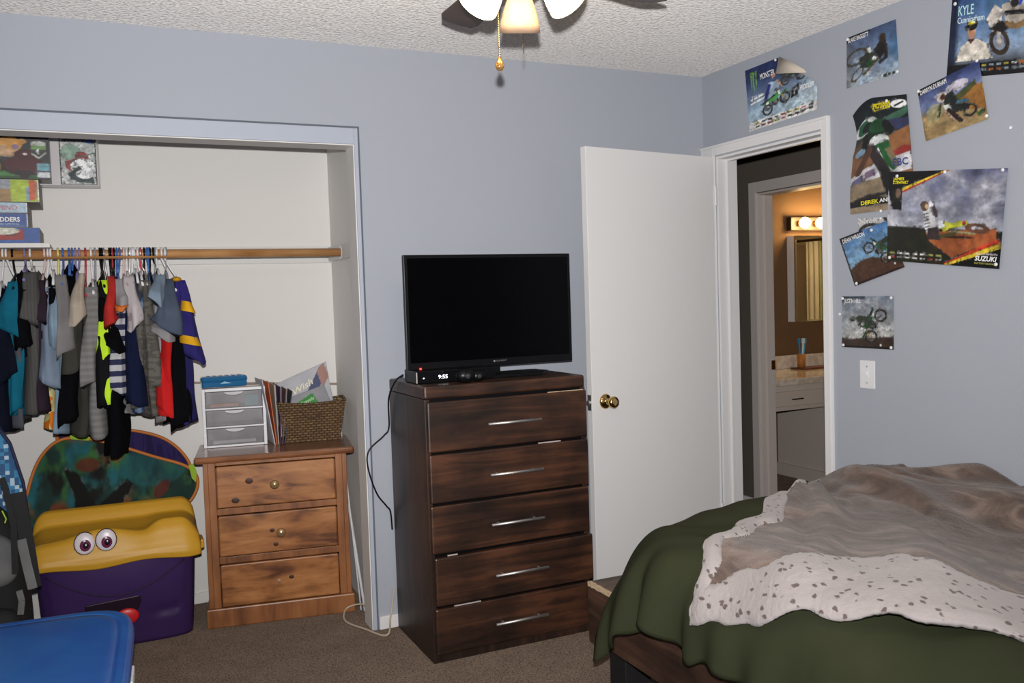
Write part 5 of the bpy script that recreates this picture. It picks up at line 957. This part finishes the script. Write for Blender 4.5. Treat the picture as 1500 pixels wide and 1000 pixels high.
# ------------------------------------------------------------------ blue lidded tote near the camera
LZ=.46
t0=hit(0,912,'z',LZ); t1=hit(120,897,'z',LZ); ang=math.atan2(t1.y-t0.y,t1.x-t0.x)
TWd,TLn=.62,.86
xr_=-2.698
M=Matrix.Translation((xr_,t1.y+.002+(xr_-t1.x)*math.tan(ang),0))@Matrix.Rotation(ang*.5,4,'Z')
tt=root('storage_tote',M@Vector((-TWd/2,-TLn/2,0)),'storage tote with a blue lid in the bottom left corner of the photo','storage tote')
LBL=mat('blue_lid_plastic',(.018,.105,.42),.38,spec=.4,bump=(300,.08,.001),var=(7,(.022,.135,.45),.4,.6))
GB=mat('dark_grey_tub',(.045,.045,.05),.5)
def lidf(u,v):
    k=7
    s=[(1.0,LZ-.035),(1.012,LZ-.012),(1.0,LZ+.0),(.97,LZ+.008),(.90,LZ+.010),(.885,LZ+.006),(.87,LZ+.012),(.5,LZ+.02),(.001,LZ+.022)]
    qv=v*(len(s)-1); i=min(int(qv),len(s)-2); t=qv-i; sc=s[i][0]*(1-t)+s[i+1][0]*t; z=s[i][1]*(1-t)+s[i+1][1]*t
    x,y=rrect(u,TWd*sc,TLn*sc,0,5.5); return Vector((-TWd/2+x,-TLn/2+y,z))
MB(M).grid(lidf,96,40,closed=True,capv=True).build('lid',LBL,tt,smooth=True)
MB(M).grid(lambda u,v:Vector((-TWd/2+rrect(u,TWd*(.80+.16*v),TLn*(.84+.13*v),0,6)[0],-TLn/2+rrect(u,TWd*(.80+.16*v),TLn*(.84+.13*v),0,6)[1],.002+(LZ-.03)*v)),64,6,closed=True,capv=True).build('tub',GB,tt,smooth=True)
MB(M).box(-.006,.006,-.50,-.38,LZ-.085,LZ-.045).build('latch',WHITEP,tt,bevel=.004)
# ------------------------------------------------------------------ bed
bed=root('bed_frame',(-.65,-2.1,0),'dark stained wooden platform bed against the right wall','bed')
BX,BYF,BZT=-1.276,-.972,.400; BE=-3.20
MB().box(BX,BX+.04,BE,BYF,.205,BZT-.016).build('side_rail',BEDW,bed,bevel=.003)
MB().box(BX+.04,-.02,BYF-.04,BYF,.205,BZT-.016).build('end_rail',BEDW,bed,bevel=.003)
MB().box(BX+.04,-.02,BE,BE+.04,.205,BZT-.016).build('end_rail',BEDW,bed,bevel=.003)
MB().box(BX,-.02,BYF-.26,BYF,BZT-.0155,BZT).build('end_ledge',LEDGEW,bed,bevel=.002)
MB().box(BX,-.02,BE,BYF-.2605,BZT-.0155,BZT).build('platform',BEDW,bed,bevel=.002)
rs=MB()
for k in range(24):
    y0=BYF-.004-.0105*k; j=random.Random(k).uniform(0,.004); rs.box(BX-.0015,BX+.010+j,y0-.0112,y0,BZT-.010-j,BZT+.0012)
rs.build('raw_wood_edge',RAWW,bed)
for x in (BX+.045,-.13):
    for y in (BYF-.16,BE+.06): MB().box(x,x+.10,y,y+.10,0,.2045).build('leg',mat('black_leg_wood',(.012,.011,.013),.6),bed,bevel=.003)
ma=root('mattress',(-.6,-2.2,BZT),'mattress hidden under the green comforter','mattress')
bpy.data.objects.remove(ma)
tag(MB().box(-1.17,-.06,-3.15,-1.26,BZT+.001,.60).build('mattress',mat('mattress_fabric',(.6,.6,.58),.8),None,bevel=.04),'mattress lying on the bed platform under the green comforter','mattress')
def interp(x,tab):
    if x<=tab[0][0]: return tab[0][1]
    for (a,b),(c_,d) in zip(tab,tab[1:]):
        if x<=c_: t=(x-a)/(c_-a); t=t*t*(3-2*t); return b+(d-b)*t
    return tab[-1][1]
AE=1.13; AS=.45
HEM=[(1.19,.215),(1.25,.27),(1.355,.355),(1.467,.425),(1.56,.400),(1.66,.375),(1.72,.40),(1.9,.405),(2.1,.37),(2.6,.33),(3.2,.33)]
def yfoot(a): return -interp(a,[(0,.985),(.9,1.0),(1.1,1.07),(1.3,1.16),(1.58,1.185)])
def comf(a,y,bl=0):
    yf=yfoot(a); d=max(0,yf-y); q=min(1,d/.30); prof=max(0,1-(1-q)**2.2)**.62
    x=-a
    T=.405+(.655-.405)*prof
    T+=.012*math.sin(x*7+y*5)*q+.008*math.sin(x*13-y*9)*q
    if a<=AE: return Vector((x-.02,y,T+.006))
    t=(a-AE)/AS; hem=interp(-y,HEM)+(.0)
    hem=min(hem,T-.02)
    z=T+.006-(T-hem)*max(0,t)**1.6
    xo=-AE-.02-.195*(1-(1-min(t,1))**2.3)
    fold=(.022*math.exp(-((-y-1.45)/.3)**2)+.010)*(1-2*abs(math.sin(-y*11+1.2*math.sin(y*7))))*t*t*(1-bl)+.012*math.sin(-y*41)*t**3*(1-bl)
    tipw=math.exp(-((-y-1.22)/.10)**2); xo+= -.01*tipw*t
    return Vector((xo+fold-.012*t,y,z))
COMF=mat('olive_green_cotton',(.031,.035,.018),.9,spec=.1,bump=(500,.2,.0006),var=(2.5,(.038,.043,.022),.35,.65))
def wr(p,k=1):  # soft wrinkles
    return Vector((p.x,p.y,p.z+.004*math.sin(p.x*23+3*math.sin(p.y*9))*math.sin(p.y*17+2*math.sin(p.x*11))*k))
mb=MB().grid(lambda u,v:(lambda a:(lambda y:wr(comf(a,y)))(yfoot(a)-v*(3.12+yfoot(a)) ))(u*(AE+AS)),110,150)
cf=mb.build('comforter',COMF,None,smooth=True,solid=.012); tag(cf,'olive green comforter spread over the bed and hanging over its side rail','comforter')
tag(MB().box(-.9,-.15,-3.12,-2.75,.66,.78).build('pillow',COMF,None,bevel=.055),'olive green pillow at the near head of the bed','pillow')
# blanket
AM=[(1.60,1.49),(1.72,1.47),(1.80,1.42),(1.9,1.375),(2.07,1.27),(2.26,1.20),(2.44,1.11),(2.7,1.0),(3.1,.95)]
YB=[(0,1.06),(.2,1.06),(.35,1.10),(.62,1.24),(.93,1.43),(1.16,1.575),(1.30,1.66),(1.40,1.69),(1.48,1.70)]
W_=[(1.65,.14),(1.8,.17),(1.95,.29),(2.07,.30),(2.2,.235),(2.35,.27),(3.1,.25)]
def blz(a,y):
    x=-a; P0=(-.40,-1.10); dx,dy=x-P0[0],y-P0[1]; an=math.atan2(dx,-dy); rr_=math.hypot(dx,dy)
    fade=min(1,max(0,(rr_-.06)/.2)); out=1/(1+rr_*.35)
    z=.026*math.sin(an*9+.9*math.sin(rr_*5)+.6)*fade*out+.011*math.sin(an*23+rr_*6)*fade
    z+=.040*math.exp(-((x+.33)/.16)**2-((y+1.35)/.25)**2)
    z+=.045*math.exp(-(x/.35)**2)*min(1,max(0,-y-1.15)/.3)
    return z*(1-min(1,max(0,(a-1.2)/.25))*.6)
def blank(s,t,extra=0):
    # s: 0 at wall side, 1 at hem ; t: 0 foot edge, 1 toward the head
    y_end=-3.05; am=1.47
    # first guess of a with corner am, then y from foot edge of that a
    a=s*am; yb=-interp(a,YB); y=yb+(y_end-yb)*t
    amax=interp(-y,AM); a=s*amax; yb=-interp(a,YB); y=yb+(y_end-yb)*t
    amax=interp(-y,AM); a=s*amax
    y-=.010*math.sin(a*30)*(1-t)**8
    return a+.008*math.sin(y*26)*s**6,y,amax
NS,NT=150,190
pts=[];kind=[]
rj=random.Random(4)
for j in range(NT+1):
    for i in range(NS+1):
        a,y,am=blank(i/NS,(j/NT)**1.25)
        p=wr(comf(a,y,1)); yb=-interp(a,YB); ds=am-a; df=(yb-y)*.8
        w1=interp(-y,W_)+.010*math.sin(y*31)+.006*math.sin(y*63); w2=.055+.02*math.sin(a*9)+.008*math.sin(a*37)
        e=min(ds/w1,df/w2) if df<w2*1 or ds<w1 else 9
        trim=(ds<w1) or (df<w2)
        dd=max(0,min(ds,max(df,0))); edge=max(0,min(1,dd/.03))
        up=.010+.012*edge**.5+blz(a,y)
        if trim:
            dn_=min(max(0,w1-ds) if ds<w1 else 9, 9); din=max(w1-ds if ds<w1 else -9, w2-df if df<w2 else -9); up+=.014*min(1,max(0,din)/.02)**.5+.0018*rj.uniform(-1,1)
        side=max(0,(a-AE)/AS); nrm=Vector((-math.sin(min(1,side*2.2)*1.35),0,math.cos(min(1,side*2.2)*1.35)))
        up=max(.014,up); pts.append(p+nrm*up); kind.append(trim)
def blmesh(sel,mat_,name,parent):
    mb=MB(); mp={}
    for j in range(NT):
        for i in range(NS):
            q=(j*(NS+1)+i,j*(NS+1)+i+1,(j+1)*(NS+1)+i+1,(j+1)*(NS+1)+i); n=sum(kind[k] for k in q)
            if (n>=2)!=sel: continue
            f=[]
            for k in q:
                if k not in mp: mp[k]=len(mb.v); mb.v.append(pts[k])
                f.append(mp[k])
            mb.f.append(tuple(f))
    return mb.build(name,mat_,parent,smooth=True,solid=.012)
def fleece():
    m,N,L,B=newmat('taupe_plush'); tc=N.new('ShaderNodeTexCoord')
    mp=N.new('ShaderNodeMapping'); mp.inputs['Rotation'].default_value=(0,0,.7); mp.inputs['Scale'].default_value=(5,1.8,3); L.new(tc.outputs['Object'],mp.inputs[0])
    n=N.new('ShaderNodeTexNoise'); n.inputs['Scale'].default_value=1.8; n.inputs['Detail'].default_value=6; n.inputs['Distortion'].default_value=1.6; n.inputs['Roughness'].default_value=.6; L.new(mp.outputs[0],n.inputs['Vector'])
    r=N.new('ShaderNodeValToRGB'); e=r.color_ramp.elements; e[0].position=.36; e[0].color=(.085,.060,.050,1); e[1].position=.66; e[1].color=(.25,.185,.155,1); q=e.new(.5); q.color=(.135,.097,.080,1); L.new(n.outputs['Fac'],r.inputs['Fac']); L.new(r.outputs['Color'],B.inputs['Base Color'])
    B.inputs['Roughness'].default_value=.9; B.inputs['Sheen Weight'].default_value=.25; B.inputs['Sheen Roughness'].default_value=.4; B.inputs['Specular IOR Level'].default_value=.1
    n2=N.new('ShaderNodeTexNoise'); n2.inputs['Scale'].default_value=220; n2.inputs['Detail'].default_value=3; L.new(tc.outputs['Object'],n2.inputs['Vector'])
    ad=N.new('ShaderNodeMath'); ad.operation='MULTIPLY_ADD'; ad.inputs[1].default_value=2.6; L.new(n.outputs['Fac'],ad.inputs[0]); L.new(n2.outputs['Fac'],ad.inputs[2])
    b=N.new('ShaderNodeBump'); b.inputs['Strength'].default_value=.6; b.inputs['Distance'].default_value=.006; L.new(ad.outputs[0],b.inputs['Height']); L.new(b.outputs['Normal'],B.inputs['Normal']); return m
def furm():
    m,N,L,B=newmat('spotted_white_fur'); tc=N.new('ShaderNodeTexCoord')
    n0=N.new('ShaderNodeTexNoise'); n0.inputs['Scale'].default_value=30; L.new(tc.outputs['Object'],n0.inputs['Vector'])
    mxv=N.new('ShaderNodeMixRGB'); mxv.inputs['Fac'].default_value=.02; L.new(tc.outputs['Object'],mxv.inputs[1]); L.new(n0.outputs['Color'],mxv.inputs[2])
    mp=N.new('ShaderNodeMapping'); mp.inputs['Scale'].default_value=(62,36,40); L.new(mxv.outputs[0],mp.inputs[0])
    v=N.new('ShaderNodeTexVoronoi'); v.inputs['Scale'].default_value=1; L.new(mp.outputs[0],v.inputs['Vector'])
    r=N.new('ShaderNodeValToRGB'); r.color_ramp.elements[0].position=.24; r.color_ramp.elements[0].color=(1,1,1,1); r.color_ramp.elements[1].position=.34; r.color_ramp.elements[1].color=(0,0,0,1); L.new(v.outputs['Distance'],r.inputs['Fac'])
    sp=N.new('ShaderNodeSeparateXYZ'); L.new(v.outputs['Color'],sp.inputs[0]); g=N.new('ShaderNodeMath'); g.operation='GREATER_THAN'; g.inputs[1].default_value=.45; L.new(sp.outputs[0],g.inputs[0])
    ml=N.new('ShaderNodeMath'); ml.operation='MULTIPLY'; L.new(r.outputs['Color'],ml.inputs[0]); L.new(g.outputs[0],ml.inputs[1])
    mm=N.new('ShaderNodeMixRGB'); L.new(ml.outputs[0],mm.inputs['Fac']); mm.inputs[1].default_value=(.37,.335,.33,1); mm.inputs[2].default_value=(.13,.10,.095,1)
    L.new(mm.outputs[0],B.inputs['Base Color']); B.inputs['Roughness'].default_value=1; B.inputs['Specular IOR Level'].default_value=.05; B.inputs['Sheen Weight'].default_value=.2
    n=N.new('ShaderNodeTexNoise'); n.inputs['Scale'].default_value=120; n.inputs['Detail'].default_value=4; L.new(tc.outputs['Object'],n.inputs['Vector'])
    b=N.new('ShaderNodeBump'); b.inputs['Strength'].default_value=.45; b.inputs['Distance'].default_value=.004; L.new(n.outputs['Fac'],b.inputs['Height']); L.new(b.outputs['Normal'],B.inputs['Normal']); return m
bl=root('plush_blanket',(-.7,-2.0,.66),'taupe plush blanket with a spotted white fur border, laid over the green comforter','blanket')
blmesh(False,fleece(),'plush_face',bl); blmesh(True,furm(),'fur_border',bl)['label']='white fur border with brown spots'
# ------------------------------------------------------------------ ceiling fan
FX,FY=-1.70,-1.46
fan=root('ceiling_fan',(FX,FY,H),'ceiling fan with lit bell glass shades and two pull chains','ceiling fan')
MT=mat('fan_bronze',(.22,.12,.05),.35,metal=.8); BLD=wood('fan_blade_wood',(.03,.018,.012),(.055,.032,.02),(.09,.05,.03),'x',.4)
MB().lathe([(.07,0),(.085,-.03),(.10,-.04),(.105,-.11),(.085,-.135),(.05,-.14),(.045,-.19),(.035,-.20)],Matrix.Translation((FX,FY,H)),n=32).build('motor_housing',MT,fan,smooth=True)
BA0=math.radians(15)
for k in range(5):
    a=BA0+k*2*PI/5; R2=Matrix.Translation((FX,FY,H-.170))@Matrix.Rotation(a,4,'Z')@Matrix.Rotation(.21,4,'X')
    b=MB(R2).prism([(.16,-.045),(.50,-.062),(.535,-.05),(.545,0),(.535,.05),(.50,.062),(.16,.045)],lambda x,y,d:(x,y,d),-.003,.003).build('blade',BLD,fan,bevel=.001)
    MB(R2).box(.07,.20,-.014,.014,-.010,-.0035).build('blade_arm',MT,b)
def shade(ang,tilt,rad,zt,on):
    hub=Vector((FX+rad*math.cos(ang)*.42,FY+rad*math.sin(ang)*.42,zt)); ax_=Vector((math.cos(ang)*math.sin(tilt),math.sin(ang)*math.sin(tilt),-math.cos(tilt)))
    Q=Matrix.Translation(hub)@ax_.to_track_quat('Z','Y').to_matrix().to_4x4()@Matrix.Scale(.86,4)
    g=mat('lit_frosted_glass' if on else 'unlit_glass_painted_glow',(.85,.80,.72) if on else (.36,.26,.19),.5,emit=(1,.74,.42) if on else (1,.50,.20),es=SHADE_ON if on else SHADE_OFF)  # unlit shade: neighbours' lamp light painted in as peach tint and faint glow
    s=MB().lathe([(.024,.0),(.030,.012),(.040,.035),(.050,.065),(.058,.095),(.063,.125),(.066,.128),(.061,.095),(.053,.065),(.043,.035),(.033,.012),(.022,.0)],Q,n=40,caps=False).build('glass_shade',g,fan,smooth=True)
    MB().lathe([(.0,-.03),(.020,-.028),(.026,-.01),(.026,.004),(.0,.006)],Q,n=20,caps=False).build('lamp_holder',MT,s,smooth=True)
    if on: MB().ball(hub+ax_*.062,.022,n=16,m=10).build('bulb',mat('warm_bulb',(1,.9,.7),.3,emit=(1,.80,.52),es=SHADE_ON*4),s,smooth=True)
vd=math.atan2(_F.y,_F.x)
shade(vd+.08,.30,.13,H-.222,False); shade(vd+2.10,.62,.17,H-.205,True); shade(vd-2.05,.62,.17,H-.205,True)
MB().lathe([(.035,0),(.05,-.012),(.05,-.035),(.02,-.055),(0,-.058)],Matrix.Translation((FX,FY,H-.20)),n=24,caps=False).build('light_kit',MT,fan,smooth=True)
pc1=CAM+( _F+_R*((732-750)/FPX)+_U*((500-95)/FPX))*2.40
pc2=CAM+( _F+_R*((767-750)/FPX)+_U*((500-84)/FPX))*2.47
def chain(p,top,blob):
    m=MB(); n=int((top-p.z)/.006)
    m.cyl((p.x,p.y,p.z+.010),(p.x,p.y,top),.0009,n=6)
    for k in range(n): m.ball((p.x,p.y,p.z+.012+k*.006),.0018,n=6,m=4)
    c=m.build('pull_chain',BRASS,fan)
    if blob: MB().lathe([(0,-.017),(.008,-.014),(.0125,-.005),(.011,.004),(.006,.014),(.002,.022),(0,.023)],Matrix.Translation(p),n=20,caps=False).build('pull_knob',mat('amber_knob',(.45,.24,.07),.15,metal=.6),c,smooth=True)
chain(pc1,H-.22,True); chain(pc2,H-.22,False)
